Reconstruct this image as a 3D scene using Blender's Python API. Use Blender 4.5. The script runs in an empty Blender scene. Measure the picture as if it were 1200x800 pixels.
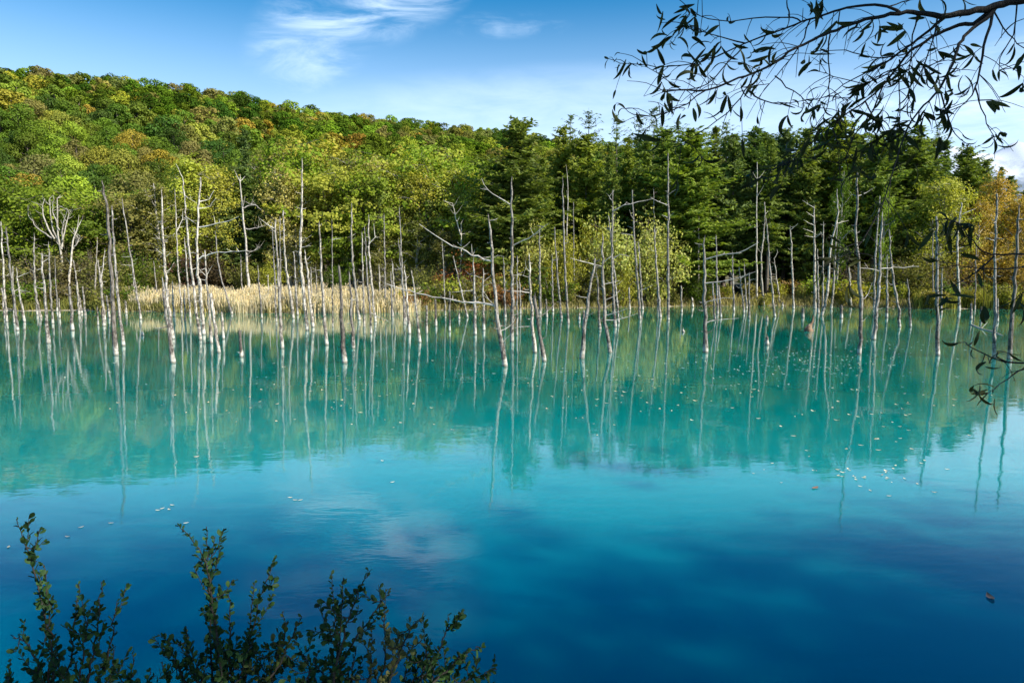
import bpy, math, random
import numpy as np
from mathutils import Vector
R_ = math.radians
sc = bpy.context.scene
COL = sc.collection

# ------------------------------------------------------------------ camera, sky, sun, exposure
CAM_H = 2.8
PITCH = math.atan(80 / 800)
cam_d = bpy.data.cameras.new('camera'); cam_d.lens = 24.0; cam_d.sensor_width = 36.0
cam_d.clip_start = 0.05; cam_d.clip_end = 20000
cam = bpy.data.objects.new('camera', cam_d); COL.objects.link(cam)
cam.location = (0, 0, CAM_H); cam.rotation_euler = (R_(90) - PITCH, 0, 0)
sc.camera = cam

SUN_EL, SUN_AZ = R_(37), R_(120)          # azimuth clockwise from +Y (the view direction)
SUN_DIR = Vector((math.sin(SUN_AZ) * math.cos(SUN_EL), math.cos(SUN_AZ) * math.cos(SUN_EL), math.sin(SUN_EL)))
sun_d = bpy.data.lights.new('sun', 'SUN'); sun_d.energy = 4.6; sun_d.angle = R_(0.6); sun_d.color = (1.0, 0.93, 0.80)
sun = bpy.data.objects.new('sun', sun_d); COL.objects.link(sun)
sun.rotation_euler = SUN_DIR.to_track_quat('Z', 'Y').to_euler()

sc.view_settings.view_transform = 'Standard'; sc.view_settings.look = 'None'
sc.view_settings.exposure = 0.95; sc.view_settings.gamma = 1.0; sc.view_settings.use_curve_mapping = False
sc.cycles.use_denoising = True
sc.cycles.max_bounces = 6; sc.cycles.diffuse_bounces = 2; sc.cycles.glossy_bounces = 3
sc.cycles.transmission_bounces = 3; sc.cycles.transparent_max_bounces = 4
sc.cycles.sample_clamp_indirect = 6

class NT:
    """small helper around a node tree"""
    def __init__(s, tree): s.t = tree; s.n = tree.nodes; s.l = tree.links
    def new(s, kind, **kw):
        n = s.n.new(kind)
        for k, v in kw.items():
            if k.startswith('i_'):
                key = k[2:]
                key = int(key) if key.isdigit() else key.replace('_', ' ')
                n.inputs[key].default_value = v
            else: setattr(n, k, v)
        return n
    def link(s, a, b): s.l.new(a, b)
    def math(s, op, a, b=None, clamp=False):
        n = s.n.new('ShaderNodeMath'); n.operation = op; n.use_clamp = clamp
        for i, v in enumerate((a, b)):
            if v is None: continue
            if isinstance(v, (int, float)): n.inputs[i].default_value = v
            else: s.l.new(v, n.inputs[i])
        return n.outputs[0]
    def vmath(s, op, a, b=None):
        n = s.n.new('ShaderNodeVectorMath'); n.operation = op
        for i, v in enumerate((a, b)):
            if v is None: continue
            if isinstance(v, (tuple, list)): n.inputs[i].default_value = v
            else: s.l.new(v, n.inputs[i])
        return n.outputs['Value'] if op in ('LENGTH', 'DOT_PRODUCT', 'DISTANCE') else n.outputs[0]
    def ramp(s, fac, stops, interp='LINEAR'):
        n = s.n.new('ShaderNodeValToRGB'); n.color_ramp.interpolation = interp
        e = n.color_ramp.elements
        while len(e) < len(stops): e.new(0.5)
        for i, (p, c) in enumerate(stops):
            e[i].position = p; e[i].color = (*c, 1) if len(c) == 3 else c
        s.l.new(fac, n.inputs[0]); return n.outputs[0]
    def range(s, v, a, b, c=0.0, d=1.0, smooth=True):
        n = s.n.new('ShaderNodeMapRange'); n.interpolation_type = 'SMOOTHSTEP' if smooth else 'LINEAR'
        s.l.new(v, n.inputs[0])
        for i, x in enumerate((a, b, c, d)): n.inputs[1 + i].default_value = x
        return n.outputs[0]
    def mix(s, f, a, b, mode='MIX'):
        n = s.n.new('ShaderNodeMix'); n.data_type = 'RGBA'; n.blend_type = mode
        for sock, v in ((n.inputs[0], f), (n.inputs[6], a), (n.inputs[7], b)):
            if isinstance(v, (int, float)): sock.default_value = v
            elif isinstance(v, (tuple, list)): sock.default_value = (*v, 1) if len(v) == 3 else v
            else: s.l.new(v, sock)
        return n.outputs[2]
    def noise(s, vec, scale, detail=3.0, rough=0.5, dist=0.0):
        n = s.n.new('ShaderNodeTexNoise'); n.inputs['Scale'].default_value = scale
        n.inputs['Detail'].default_value = detail; n.inputs['Roughness'].default_value = rough
        n.inputs['Distortion'].default_value = dist
        if vec is not None: s.l.new(vec, n.inputs['Vector'])
        return n.outputs['Fac']

def px_dir(px, py):
    """ray direction through a pixel of the 1200 x 800 photograph"""
    u = (px - 600) / 800; v = (400 - py) / 800
    c, s = math.cos(PITCH), math.sin(PITCH)
    return Vector((u, c + v * s, -s + v * c))
def px_water(px, py, z=0.0):
    d = px_dir(px, py); t = (z - CAM_H) / d.z
    return Vector((d.x * t, d.y * t, z))
def px_at(px, py, Y):
    d = px_dir(px, py); t = Y / d.y
    return Vector((d.x * t, Y, CAM_H + d.z * t))

world = bpy.data.worlds.new('World'); sc.world = world; world.use_nodes = True
w = NT(world.node_tree); w.n.clear()
sky = w.new('ShaderNodeTexSky', sky_type='NISHITA', sun_disc=False, sun_elevation=SUN_EL, sun_rotation=SUN_AZ,
            altitude=500.0, air_density=1.0, dust_density=0.5, ozone_density=2.0)
tc = w.new('ShaderNodeTexCoord'); dirv = w.vmath('NORMALIZE', tc.outputs['Generated'])
sx = w.new('ShaderNodeSeparateXYZ'); w.link(dirv, sx.inputs[0]); dz = sx.outputs[2]
hs = w.new('ShaderNodeHueSaturation', i_Saturation=1.5, i_Value=.92, i_Hue=.492); w.link(sky.outputs[0], hs.inputs['Color'])
zz = w.math('MAXIMUM', dz, 0.02); inv = w.math('DIVIDE', 1.0, w.math('ADD', zz, 0.06))
cp = w.new('ShaderNodeCombineXYZ'); w.link(w.math('MULTIPLY', sx.outputs[0], inv), cp.inputs[0]); w.link(w.math('MULTIPLY', sx.outputs[1], inv), cp.inputs[1])
mp = w.new('ShaderNodeMapping'); mp.inputs['Rotation'].default_value = (0, 0, R_(-35)); mp.inputs['Scale'].default_value = (0.8, 3.0, 1.0)
w.link(cp.outputs[0], mp.inputs[0])
yy_ = w.math('MAXIMUM', sx.outputs[1], 0.05); cq = w.new('ShaderNodeCombineXYZ')
w.link(w.math('DIVIDE', sx.outputs[0], yy_), cq.inputs[0]); w.link(w.math('DIVIDE', dz, yy_), cq.inputs[1])
mq = w.new('ShaderNodeMapping'); mq.inputs['Rotation'].default_value = (0, 0, R_(-24)); mq.inputs['Scale'].default_value = (4.0, 13.0, 1.0); w.link(cq.outputs[0], mq.inputs[0])
wisps = w.noise(mq.outputs[0], 1.5, 8.0, 0.62, 1.2)
fine = w.noise(cp.outputs[0], 3.0, 6.0, 0.6, 0.4)
def cloud_mask(px, py, rx, ry, tilt=0.0):
    d = px_dir(px, py).normalized()
    right = Vector((d.y, -d.x, 0)).normalized(); up = right.cross(d)
    a = math.radians(tilt); r2 = right * math.cos(a) + up * math.sin(a); u2 = up * math.cos(a) - right * math.sin(a)
    x = w.math('DIVIDE', w.vmath('DOT_PRODUCT', dirv, tuple(r2)), rx)
    y = w.math('DIVIDE', w.math('SUBTRACT', w.vmath('DOT_PRODUCT', dirv, tuple(u2)), 0.0), ry)
    rr = w.math('ADD', w.math('MULTIPLY', x, x), w.math('MULTIPLY', y, y))
    front = w.range(w.vmath('DOT_PRODUCT', dirv, tuple(d)), 0.0, 0.3)
    return w.math('MULTIPLY', w.range(rr, 0.0, 1.0, 1.0, 0.0), front)
CL = [(430, 2, .16, .065, 18, wisps, .30, .76, .72), (368, 42, .11, .075, 38, wisps, .34, .80, .48),
      (590, 30, .10, .02, 0, wisps, .45, .85, .30), (1165, 112, .24, .075, 2, fine, .30, .75, .5),
      (690, 130, .50, .07, 0, fine, .0, .9, .35), (410, -90, .20, .10, 10, wisps, .30, 1.0, .26)]
fac = None
for (a, b, rx, ry, ti, nz, lo, hi, amt) in CL:
    m = w.math('MULTIPLY', w.math('MULTIPLY', cloud_mask(a, b, rx, ry, ti), w.range(nz, lo, hi)), amt)
    fac = m if fac is None else w.math('MAXIMUM', fac, m)
hazef = w.range(dz, 0.10, 0.39, 0.66, 0.0)
skyc = w.mix(fac, w.mix(hazef, hs.outputs[0], (5.4, 6.7, 8.6)), (6.8, 8.0, 9.4))
bg = w.new('ShaderNodeBackground', i_Strength=0.095); w.link(skyc, bg.inputs[0])
wo = w.new('ShaderNodeOutputWorld'); w.link(bg.outputs[0], wo.inputs[0])

# ------------------------------------------------------------------ helpers
def tag(o, label=None, cat=None, group=None, kind=None):
    if label: o['label'] = label
    if cat: o['category'] = cat
    if group: o['group'] = group
    if kind: o['kind'] = kind
    return o
def empty(name, loc):
    o = bpy.data.objects.new(name, None); COL.objects.link(o); o.location = loc
    o.empty_display_size = 0.2
    return o
class MB:
    """collects vertices / faces and links them as one mesh object"""
    def __init__(s): s.v = []; s.f = []; s.n = 0; s.tint = []; s.mi = []
    def add(s, v, f, tint=None, mat=0):
        v = np.asarray(v, dtype=np.float32).reshape(-1, 3); f = np.asarray(f, dtype=np.int64)
        s.v.append(v); s.f.append(f + s.n); s.n += len(v)
        s.tint.append(np.full(len(f), 0.5, np.float32) if tint is None else np.broadcast_to(np.asarray(tint, np.float32), (len(f),)))
        s.mi.append(np.full(len(f), mat, np.int32))
    def mesh(s, name, mats, smooth=True):
        V = np.concatenate(s.v)
        loops = np.concatenate([f.reshape(-1) for f in s.f]); tot = np.concatenate([np.full(len(f), f.shape[1], np.int32) for f in s.f])
        start = np.concatenate([[0], np.cumsum(tot)[:-1]]).astype(np.int32)
        me = bpy.data.meshes.new(name)
        me.vertices.add(len(V)); me.vertices.foreach_set('co', V.reshape(-1))
        me.loops.add(len(loops)); me.loops.foreach_set('vertex_index', loops.astype(np.int32))
        me.polygons.add(len(tot)); me.polygons.foreach_set('loop_start', start); me.polygons.foreach_set('loop_total', tot)
        me.polygons.foreach_set('material_index', np.concatenate(s.mi))
        me.polygons.foreach_set('use_smooth', np.full(len(tot), smooth))
        at = me.attributes.new('tint', 'FLOAT', 'FACE'); at.data.foreach_set('value', np.concatenate(s.tint))
        for m in (mats if isinstance(mats, (list, tuple)) else [mats]): me.materials.append(m)
        me.update(calc_edges=True)
        return me
    def obj(s, name, mats, parent=None, smooth=True, color=None):
        o = bpy.data.objects.new(name, s.mesh(name, mats, smooth)); COL.objects.link(o)
        if parent: o.parent = parent
        if color: o.color = (*color, 1)
        return o
def tube(mb, pts, rad, ns=6, rng=None, jit=0.0, mat=0, tint=None, cap=True):
    pts = np.asarray(pts, float); rad = np.broadcast_to(np.asarray(rad, float), (len(pts),))
    tan = np.gradient(pts, axis=0); tan /= np.linalg.norm(tan, axis=1)[:, None] + 1e-9
    ref = np.array([0, 0, 1.0]) if abs(tan[0][2]) < 0.8 else np.array([1.0, 0, 0])
    V = []
    side = np.cross(tan[0], ref); side /= np.linalg.norm(side)
    for i in range(len(pts)):
        side = side - tan[i] * np.dot(side, tan[i]); side /= np.linalg.norm(side) + 1e-9
        up = np.cross(tan[i], side)
        a = np.linspace(0, 2 * np.pi, ns, endpoint=False)
        r = rad[i] * (1 + (rng.uniform(-jit, jit, ns) if rng is not None and jit else 0))
        V.append(pts[i] + (np.cos(a) * r)[:, None] * side + (np.sin(a) * r)[:, None] * up if np.ndim(r) else pts[i] + rad[i] * (np.cos(a)[:, None] * side + np.sin(a)[:, None] * up))
    V = np.concatenate(V); k = np.arange(ns); k2 = (k + 1) % ns
    F = np.concatenate([np.stack([i * ns + k, i * ns + k2, (i + 1) * ns + k2, (i + 1) * ns + k], 1) for i in range(len(pts) - 1)])
    mb.add(V, F, tint, mat)
    if cap:
        n = len(pts)
        mb.add(np.concatenate([V[-ns:], [pts[-1] + tan[-1] * rad[-1] * .3]]), np.stack([k, k2, np.full(ns, ns)], 1), tint, mat)
def smooth_path(pts, n):
    """Catmull-Rom through the points"""
    P = np.asarray(pts, float)
    if len(P) == 2: return np.linspace(P[0], P[1], n)
    P = np.vstack([2 * P[0] - P[1], P, 2 * P[-1] - P[-2]])
    seg = len(P) - 3; out = []
    for t in np.linspace(0, seg - 1e-6, n):
        i = int(t); u = t - i; a, b, c, d = P[i:i + 4]
        out.append(.5 * (2 * b + (c - a) * u + (2 * a - 5 * b + 4 * c - d) * u * u + (3 * b - a - 3 * c + d) * u ** 3))
    return np.array(out)
def unit(a): return a / (np.linalg.norm(a, axis=-1, keepdims=True) + 1e-9)
def leaf_quads(mb, rng, C, size, bias=(0, 0, .6), aspect=.6, tint=None, mat=0, axis=None, spread=1.0):
    """one kite-shaped leaf (or leaf clump) at each centre"""
    N = len(C); C = np.asarray(C)
    nrm = unit(rng.normal(0, 1, (N, 3)) * spread + np.asarray(bias))
    t = rng.normal(0, 1, (N, 3)) if axis is None else np.asarray(axis) + rng.normal(0, .25, (N, 3))
    t = unit(t - nrm * (t * nrm).sum(1)[:, None]); b = np.cross(nrm, t)
    s = (np.broadcast_to(size, (N,)) * rng.uniform(.7, 1.3, N))[:, None]
    V = np.stack([C - t * s * .5, C + b * s * aspect * .5 - t * s * .05 + nrm * s * .06, C + t * s * .5, C - b * s * aspect * .5 - t * s * .05 + nrm * s * .06], 1)
    F = np.arange(N * 4).reshape(N, 4)
    mb.add(V.reshape(-1, 3), F, rng.uniform(0, 1, N) if tint is None else tint, mat)

# ------------------------------------------------------------------ materials
def mat(name):
    m = bpy.data.materials.new(name); m.use_nodes = True; t = NT(m.node_tree); t.n.clear()
    out = t.new('ShaderNodeOutputMaterial'); return m, t, out
def foliage_mat(name, trans=.35, c_lo=.65, c_hi=1.3):
    m, t, out = mat(name)
    oi = t.new('ShaderNodeObjectInfo'); at = t.new('ShaderNodeAttribute', attribute_name='tint')
    v = t.range(at.outputs['Fac'], 0, 1, c_lo, c_hi, smooth=False)
    gray = t.new('ShaderNodeCombineXYZ')
    for i in range(3): t.link(v, gray.inputs[i])
    c = t.mix(1.0, oi.outputs['Color'], gray.outputs[0], 'MULTIPLY')
    warm = t.mix(t.range(at.outputs['Fac'], .62, 1.0, 0, .5), c, t.mix(1.0, c, (1.35, 1.12, .7), 'MULTIPLY'))
    pb = t.new('ShaderNodeBsdfPrincipled', i_Roughness=.6); pb.inputs['Specular IOR Level'].default_value = .15
    t.link(warm, pb.inputs['Base Color'])
    tr = t.new('ShaderNodeBsdfTranslucent'); t.link(t.mix(1.0, warm, (1.25, 1.3, .55), 'MULTIPLY'), tr.inputs[0])
    mx = t.new('ShaderNodeMixShader', i_0=trans); t.link(pb.outputs[0], mx.inputs[1]); t.link(tr.outputs[0], mx.inputs[2])
    t.link(mx.outputs[0], out.inputs[0]); return m
M_LEAF = foliage_mat('broadleaf_foliage', .38)
M_NEEDLE = foliage_mat('conifer_foliage', .34, .5, 1.45)
M_GRASS = foliage_mat('reed_and_grass', .3, .55, 1.35)
def bark_mat(name, dark, light, scale=1.0):
    m, t, out = mat(name)
    tcn = t.new('ShaderNodeTexCoord'); mpn = t.new('ShaderNodeMapping'); mpn.inputs['Scale'].default_value = (5 * scale, 5 * scale, 1.1 * scale)
    t.link(tcn.outputs['Object'], mpn.inputs[0])
    f = t.noise(mpn.outputs[0], 2.2, 6, .65)
    c = t.ramp(f, [(.3, dark), (.68, light)])
    pb = t.new('ShaderNodeBsdfPrincipled', i_Roughness=.85); t.link(c, pb.inputs['Base Color'])
    bp = t.new('ShaderNodeBump', i_Strength=.5, i_Distance=.03); t.link(f, bp.inputs['Height']); t.link(bp.outputs[0], pb.inputs['Normal'])
    t.link(pb.outputs[0], out.inputs[0]); return m
M_BARK = bark_mat('living_bark', (.045, .035, .028), (.17, .14, .11))
M_BIRCH = bark_mat('pale_bark', (.14, .12, .10), (.50, .47, .42))
def dead_mat():
    m, t, out = mat('weathered_dead_wood')
    geo = t.new('ShaderNodeNewGeometry'); oi = t.new('ShaderNodeObjectInfo')
    sp = t.new('ShaderNodeSeparateXYZ'); t.link(geo.outputs['Position'], sp.inputs[0]); z = sp.outputs[2]
    mp1 = t.new('ShaderNodeMapping'); mp1.inputs['Scale'].default_value = (14, 14, 1.6); t.link(geo.outputs['Position'], mp1.inputs[0])
    streak = t.noise(mp1.outputs[0], 2.0, 6, .7)
    blot = t.noise(geo.outputs['Position'], 6.5, 5, .7)
    patch = t.noise(geo.outputs['Position'], 1.1, 3, .5)
    bark = t.mix(t.range(streak, .38, .62), (.10, .085, .072), (.50, .465, .42))
    bark = t.mix(t.range(blot, .50, .60, 0, .85), bark, (.06, .045, .036))
    bark = t.mix(1.0, bark, oi.outputs['Color'], 'MULTIPLY')
    # mineral-white foot with a dark wet bark band above it, ragged edges
    zz = t.math('ADD', z, t.math('MULTIPLY', t.math('SUBTRACT', t.noise(geo.outputs['Position'], 4.5, 3, .6), .5), 1.1))
    foot = t.range(zz, .06, .34, 1, 0)
    band = t.math('MULTIPLY', t.range(zz, .30, .5), t.range(zz, .65, 1.5, 1, 0))
    bark = t.mix(t.math('MULTIPLY', band, t.range(blot, .42, .58, 0, .8)), bark, (.05, .038, .03))
    white = t.mix(t.range(blot, .42, .62, 0, .7), (.66, .63, .56), (.30, .26, .21))
    c = t.mix(t.math('MULTIPLY', foot, .8), bark, white)
    c = t.mix(t.range(z, .03, .07, .75, 0), c, (.10, .09, .07))
    pb = t.new('ShaderNodeBsdfPrincipled', i_Roughness=.8); t.link(c, pb.inputs['Base Color'])
    bp = t.new('ShaderNodeBump', i_Strength=.7, i_Distance=.03); t.link(streak, bp.inputs['Height']); t.link(bp.outputs[0], pb.inputs['Normal'])
    t.link(pb.outputs[0], out.inputs[0]); return m
M_DEAD = dead_mat()
def twig_mat():
    m, t, out = mat('bleached_branch_wood')
    geo = t.new('ShaderNodeNewGeometry'); oi = t.new('ShaderNodeObjectInfo')
    f = t.noise(geo.outputs['Position'], 6, 4, .6)
    c = t.mix(t.range(f, .35, .7), (.58, .545, .49), (.26, .23, .20)); c = t.mix(1.0, c, oi.outputs['Color'], 'MULTIPLY')
    pb = t.new('ShaderNodeBsdfPrincipled', i_Roughness=.8); t.link(c, pb.inputs['Base Color']); t.link(pb.outputs[0], out.inputs[0]); return m
M_TWIG = twig_mat()
def water_mat():
    m, t, out = mat('milky_turquoise_water')
    geo = t.new('ShaderNodeNewGeometry'); pos = geo.outputs['Position']
    pb = t.new('ShaderNodeBsdfPrincipled', i_Roughness=.01, i_IOR=1.88)
    pb.subsurface_method = 'BURLEY'; pb.inputs['Subsurface Weight'].default_value = 1.0; pb.inputs['Subsurface Radius'].default_value = (.25, .9, 1.2); pb.inputs['Subsurface Scale'].default_value = 1.6
    # turquoise, greener at far shelf; near navy paints in shade, cyan band sky reflection
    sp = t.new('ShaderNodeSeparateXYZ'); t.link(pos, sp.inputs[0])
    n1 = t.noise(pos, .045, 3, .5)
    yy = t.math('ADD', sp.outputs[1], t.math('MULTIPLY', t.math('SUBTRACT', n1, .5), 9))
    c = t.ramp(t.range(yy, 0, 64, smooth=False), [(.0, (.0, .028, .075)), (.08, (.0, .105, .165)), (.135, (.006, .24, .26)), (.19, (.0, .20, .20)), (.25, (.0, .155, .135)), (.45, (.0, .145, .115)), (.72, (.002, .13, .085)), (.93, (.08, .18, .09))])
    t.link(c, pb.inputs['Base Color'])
    mp1 = t.new('ShaderNodeMapping'); mp1.inputs['Scale'].default_value = (1.0, 2.2, 1.0); t.link(pos, mp1.inputs[0])
    w1 = t.noise(mp1.outputs[0], 1.3, 3, .55)
    w2 = t.noise(mp1.outputs[0], 7.0, 3, .6)
    calm = t.range(t.noise(pos, .12, 2, .5), .40, .68, .25, 1.0)
    h = t.math('ADD', t.math('MULTIPLY', w1, 1.0), t.math('MULTIPLY', t.math('MULTIPLY', w2, calm), .16))
    bp = t.new('ShaderNodeBump', i_Strength=1.0, i_Distance=.0024); t.link(h, bp.inputs['Height'])
    t.link(bp.outputs[0], pb.inputs['Normal']); t.link(pb.outputs[0], out.inputs[0]); return m
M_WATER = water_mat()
def ground_mat():
    m, t, out = mat('forest_floor')
    geo = t.new('ShaderNodeNewGeometry'); pos = geo.outputs['Position']
    f = t.noise(pos, .5, 6, .6); g = t.noise(pos, 6, 5, .6)
    c = t.mix(t.range(f, .35, .65), (.045, .05, .018), (.10, .085, .04))
    c = t.mix(t.range(g, .45, .7, 0, .5), c, (.16, .12, .07))
    sp = t.new('ShaderNodeSeparateXYZ'); t.link(pos, sp.inputs[0])
    c = t.mix(t.range(sp.outputs[2], .05, .28, .9, 0), c, (.34, .29, .21))
    pb = t.new('ShaderNodeBsdfPrincipled', i_Roughness=.95); t.link(c, pb.inputs['Base Color'])
    bp = t.new('ShaderNodeBump', i_Strength=.6, i_Distance=.1); t.link(g, bp.inputs['Height']); t.link(bp.outputs[0], pb.inputs['Normal'])
    t.link(pb.outputs[0], out.inputs[0]); return m
M_GROUND = ground_mat()

# ------------------------------------------------------------------ terrain
SH_PX = np.array([-200, 0, 120, 200, 400, 500, 600, 700, 800, 900, 1000, 1100, 1200, 1400])
SH_PY = np.array([365, 364, 364, 366, 367, 364.5, 362, 360.5, 359, 358, 360, 362, 362.5, 364])
_s = np.array([tuple(px_water(a, b))[:2] for a, b in zip(SH_PX, SH_PY)])
def shore_y(X):
    X = np.asarray(X, float)
    return np.interp(X, _s[:, 0], _s[:, 1]) + .35 * np.sin(X * .9) + .25 * np.sin(X * 2.3 + 1)
RB = np.array([-.9, -.75, -.625, -.5, -.375, -.25, -.15, -.05, .06, .2, .4, .8])
RT = np.array([66, 74, 87, 96, 112, 131, 139, 148, 160, 172, 200, 235])   # tree-top row of the ridge in the photo
RY = np.array([165, 170, 180, 190, 205, 225, 245, 265, 285, 300, 320, 330])
FY = np.array([58, 59, 60, 64, 70, 78, 84, 92, 105, 130, 160, 180])       # foot of the slope
def smooth01(t): t = np.clip(t, 0, 1); return t * t * (3 - 2 * t)
def terrain(X, Y):
    X = np.asarray(X, float); Y = np.asarray(Y, float)
    b = X / np.maximum(Y, 5)
    ry = np.interp(b, RB, RY); top = np.interp(b, RB, RT); fy = np.interp(b, RB, FY)
    zr = (320 - top) / 800 * ry + CAM_H - 10.5
    t = (Y - fy) / (ry - fy)
    hill = zr * np.where(t < 1, .35 * smooth01(t) + .65 * np.clip(t, 0, 1) ** 1.15, 1 - .25 * smooth01((t - 1) / 2))
    hill = np.where(t < 0, 0, hill) * np.where(Y > 30, 1, 0)
    d = Y - shore_y(X)                                   # beyond the far shore
    far = np.where(d > 0, .35 * smooth01(d / 1.6) + .9 * smooth01((d - 2) / 14), np.maximum(-1.6, d * .5))
    near = np.where(Y < 3.9, np.minimum(1.2, (3.9 - Y) * .42), -9)
    side = np.maximum(np.abs(X) - (46 + .05 * Y), -3) * .35
    side = np.where(side > 0, 1.2 * smooth01(side / 1.5), side)
    z = np.maximum(np.maximum(far, near), np.minimum(side, 1.2)) + hill
    z = z + np.where(z > .3, .12 * np.sin(X * .7 + 1) * np.cos(Y * .5) * smooth01((np.abs(Y) - 3) / 20), 0)
    return z
def tz(x, y): return float(terrain(x, y))

mb = MB()
xs = np.concatenate([[-6000, -3000, -1500, -800], np.linspace(-420, -110, 40), np.linspace(-105, 105, 190), np.linspace(110, 420, 40), [800, 1500, 3000, 6000]])
ys = np.concatenate([[-6000, -2500, -800, -200, -60, -20, -8], np.linspace(-4, 5, 24), np.linspace(7, 46, 14), np.linspace(47, 66, 70), np.linspace(67, 420, 110), [600, 1000, 2000, 4000, 9000]])
XX, YY = np.meshgrid(xs, ys); ZZ = terrain(XX, YY)
rr = np.sqrt(XX ** 2 + YY ** 2)
ZZ = np.where(rr > 500, np.minimum(ZZ, 30 * np.exp(-(rr - 500) / 900)), ZZ)
nx, ny = len(xs), len(ys)
ii, jj = np.meshgrid(np.arange(nx - 1), np.arange(ny - 1)); k = (jj * nx + ii).ravel()
mb.add(np.stack([XX, YY, ZZ], -1).reshape(-1, 3), np.stack([k, k + 1, k + nx + 1, k + nx], 1))
tag(mb.obj('ground', M_GROUND), kind='structure')

mb = MB()
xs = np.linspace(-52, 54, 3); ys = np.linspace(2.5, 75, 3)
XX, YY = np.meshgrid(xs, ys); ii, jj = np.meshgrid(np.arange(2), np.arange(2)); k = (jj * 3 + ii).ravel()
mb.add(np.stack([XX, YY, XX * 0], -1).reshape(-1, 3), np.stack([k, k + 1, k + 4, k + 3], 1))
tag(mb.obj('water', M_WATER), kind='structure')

def mountain():
    m, t, out = mat('snow_and_rock')
    geo = t.new('ShaderNodeNewGeometry'); pos = geo.outputs['Position']
    sp = t.new('ShaderNodeSeparateXYZ'); t.link(pos, sp.inputs[0])
    f = t.noise(pos, .006, 8, .65)
    zz = t.math('ADD', sp.outputs[2], t.math('MULTIPLY', t.math('SUBTRACT', f, .5), 900))
    c = t.mix(t.range(zz, 800, 1300), (.10, .14, .20), (.50, .56, .66))
    pb = t.new('ShaderNodeBsdfPrincipled', i_Roughness=.9); t.link(c, pb.inputs['Base Color']); t.link(pb.outputs[0], out.inputs[0])
    rng = np.random.default_rng(5); mb = MB()
    nx, ny = 90, 40; xs = np.linspace(1500, 12000, nx); ys = np.linspace(6200, 10200, ny)
    XX, YY = np.meshgrid(xs, ys)
    prof = np.interp(XX / 8000 * 800 + 600, [740, 900, 1060, 1105, 1150, 1175, 1200, 1240, 1400, 1800], [225, 210, 185, 168, 176, 164, 170, 182, 195, 240])
    Z = (320 - prof) / 800 * 8000
    ridge = np.exp(-np.abs(YY - 8000) / 1300)
    n = 0
    for o in range(6):
        fq = 2 ** o / 2600; a = 190 / 1.75 ** o; p = rng.uniform(0, 6, 4)
        n = n + a * np.abs(np.sin(XX * fq * 6.28 + p[0] + 2 * np.sin(YY * fq * 4 + p[1]))) * np.cos(YY * fq * 5 + p[2])
    Z = Z * ridge + n * (.35 + .65 * (1 - ridge)) - 40
    ii, jj = np.meshgrid(np.arange(nx - 1), np.arange(ny - 1)); k = (jj * nx + ii).ravel()
    mb.add(np.stack([XX, YY, Z], -1).reshape(-1, 3), np.stack([k, k + 1, k + nx + 1, k + nx], 1))
    tag(mb.obj('mountain', m), kind='structure')
mountain()

# ------------------------------------------------------------------ tree prototypes (meshes only)
def broadleaf(seed, h=10.0, r=3.5, base=.22, limbs=16, leaves=6500, ls=.24, flat=.6, clr=.75, bark=None, top_h=None, narrow=1.0):
    rng = np.random.default_rng(seed); tb = MB(); lb = MB()
    n = 12; zt = np.linspace(0, h * .93, n)
    wob = np.cumsum(rng.normal(0, .07, (n, 2)), 0) * h / 12; wob -= wob[0]
    P = np.column_stack([wob, zt]); tr = .020 * h * (1 - .85 * np.linspace(0, 1, n)) ; tr[0] *= 1.35
    tube(tb, P, tr, 7)
    cents = []; cr = []
    for i in range(limbs):
        u = (i + .5) / limbs; z0 = h * (base + (.88 - base) * u ** .9)
        q = np.array([np.interp(z0, zt, P[:, j]) for j in range(3)])
        az = i * 2.4 + rng.uniform(-.4, .4)
        prof = max(.18, math.sin(math.pi * min(1, (.22 + .76 * u))) ** .75)
        L = r * prof * rng.uniform(.72, 1.18)
        rise = L * (rng.uniform(.25, .8) + .5 * u)
        d = np.array([math.cos(az), math.sin(az), 0])
        pts = [q + d * L * s + np.array([0, 0, rise * s ** .8]) + rng.normal(0, .05 * L, 3) * (s > 0) for s in (0, .3, .6, 1.0)]
        pts = smooth_path(pts, 8)
        r0 = float(np.interp(z0, zt, tr)) * .55
        tube(tb, pts, np.linspace(r0, .012, 8), 5)
        for s in (.38, .55, .72, .88, 1.0):
            c = pts[int(s * 7)]; m = 2 if s < .8 else 3
            for _ in range(m):
                off = rng.normal(0, .22 * r, 3) * np.array([1, 1, .55])
                if _ > 0: tube(tb, np.array([c, c + off * .5 + [0, 0, .1], c + off]), [.02, .014, .006], 3)
                cents.append(c + off); cr.append(clr * rng.uniform(.6, 1.25) * (r / 3.5))
    for _ in range(5):
        cents.append(P[-1] + rng.normal(0, .25, 3) + np.array([0, 0, .15 * h * rng.uniform(-.5, .35)])); cr.append(clr * .7 * r / 3.5)
    cents = np.array(cents); cr = np.array(cr)
    wt = cr ** 2; idx = rng.choice(len(cents), leaves, p=wt / wt.sum())
    C = cents[idx] + rng.normal(0, 1, (leaves, 3)) * (cr[idx] * .5)[:, None] * np.array([1, 1, flat])
    ct = rng.uniform(.2, .8, len(cents))
    ccen = np.array([0, 0, h * .5]); out = unit((C - ccen) / np.array([r, r, h * .5])) * .75 + unit(C - cents[idx]) * .75
    leaf_quads(lb, rng, C, ls, aspect=.75, spread=.55, tint=np.clip(ct[idx] * .6 + rng.uniform(0, .5, leaves), 0, 1), bias=out + np.array([0, 0, .25]))
    return tb.mesh('trunk', bark or M_BARK), lb.mesh('crown', M_LEAF, smooth=False), h
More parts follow.
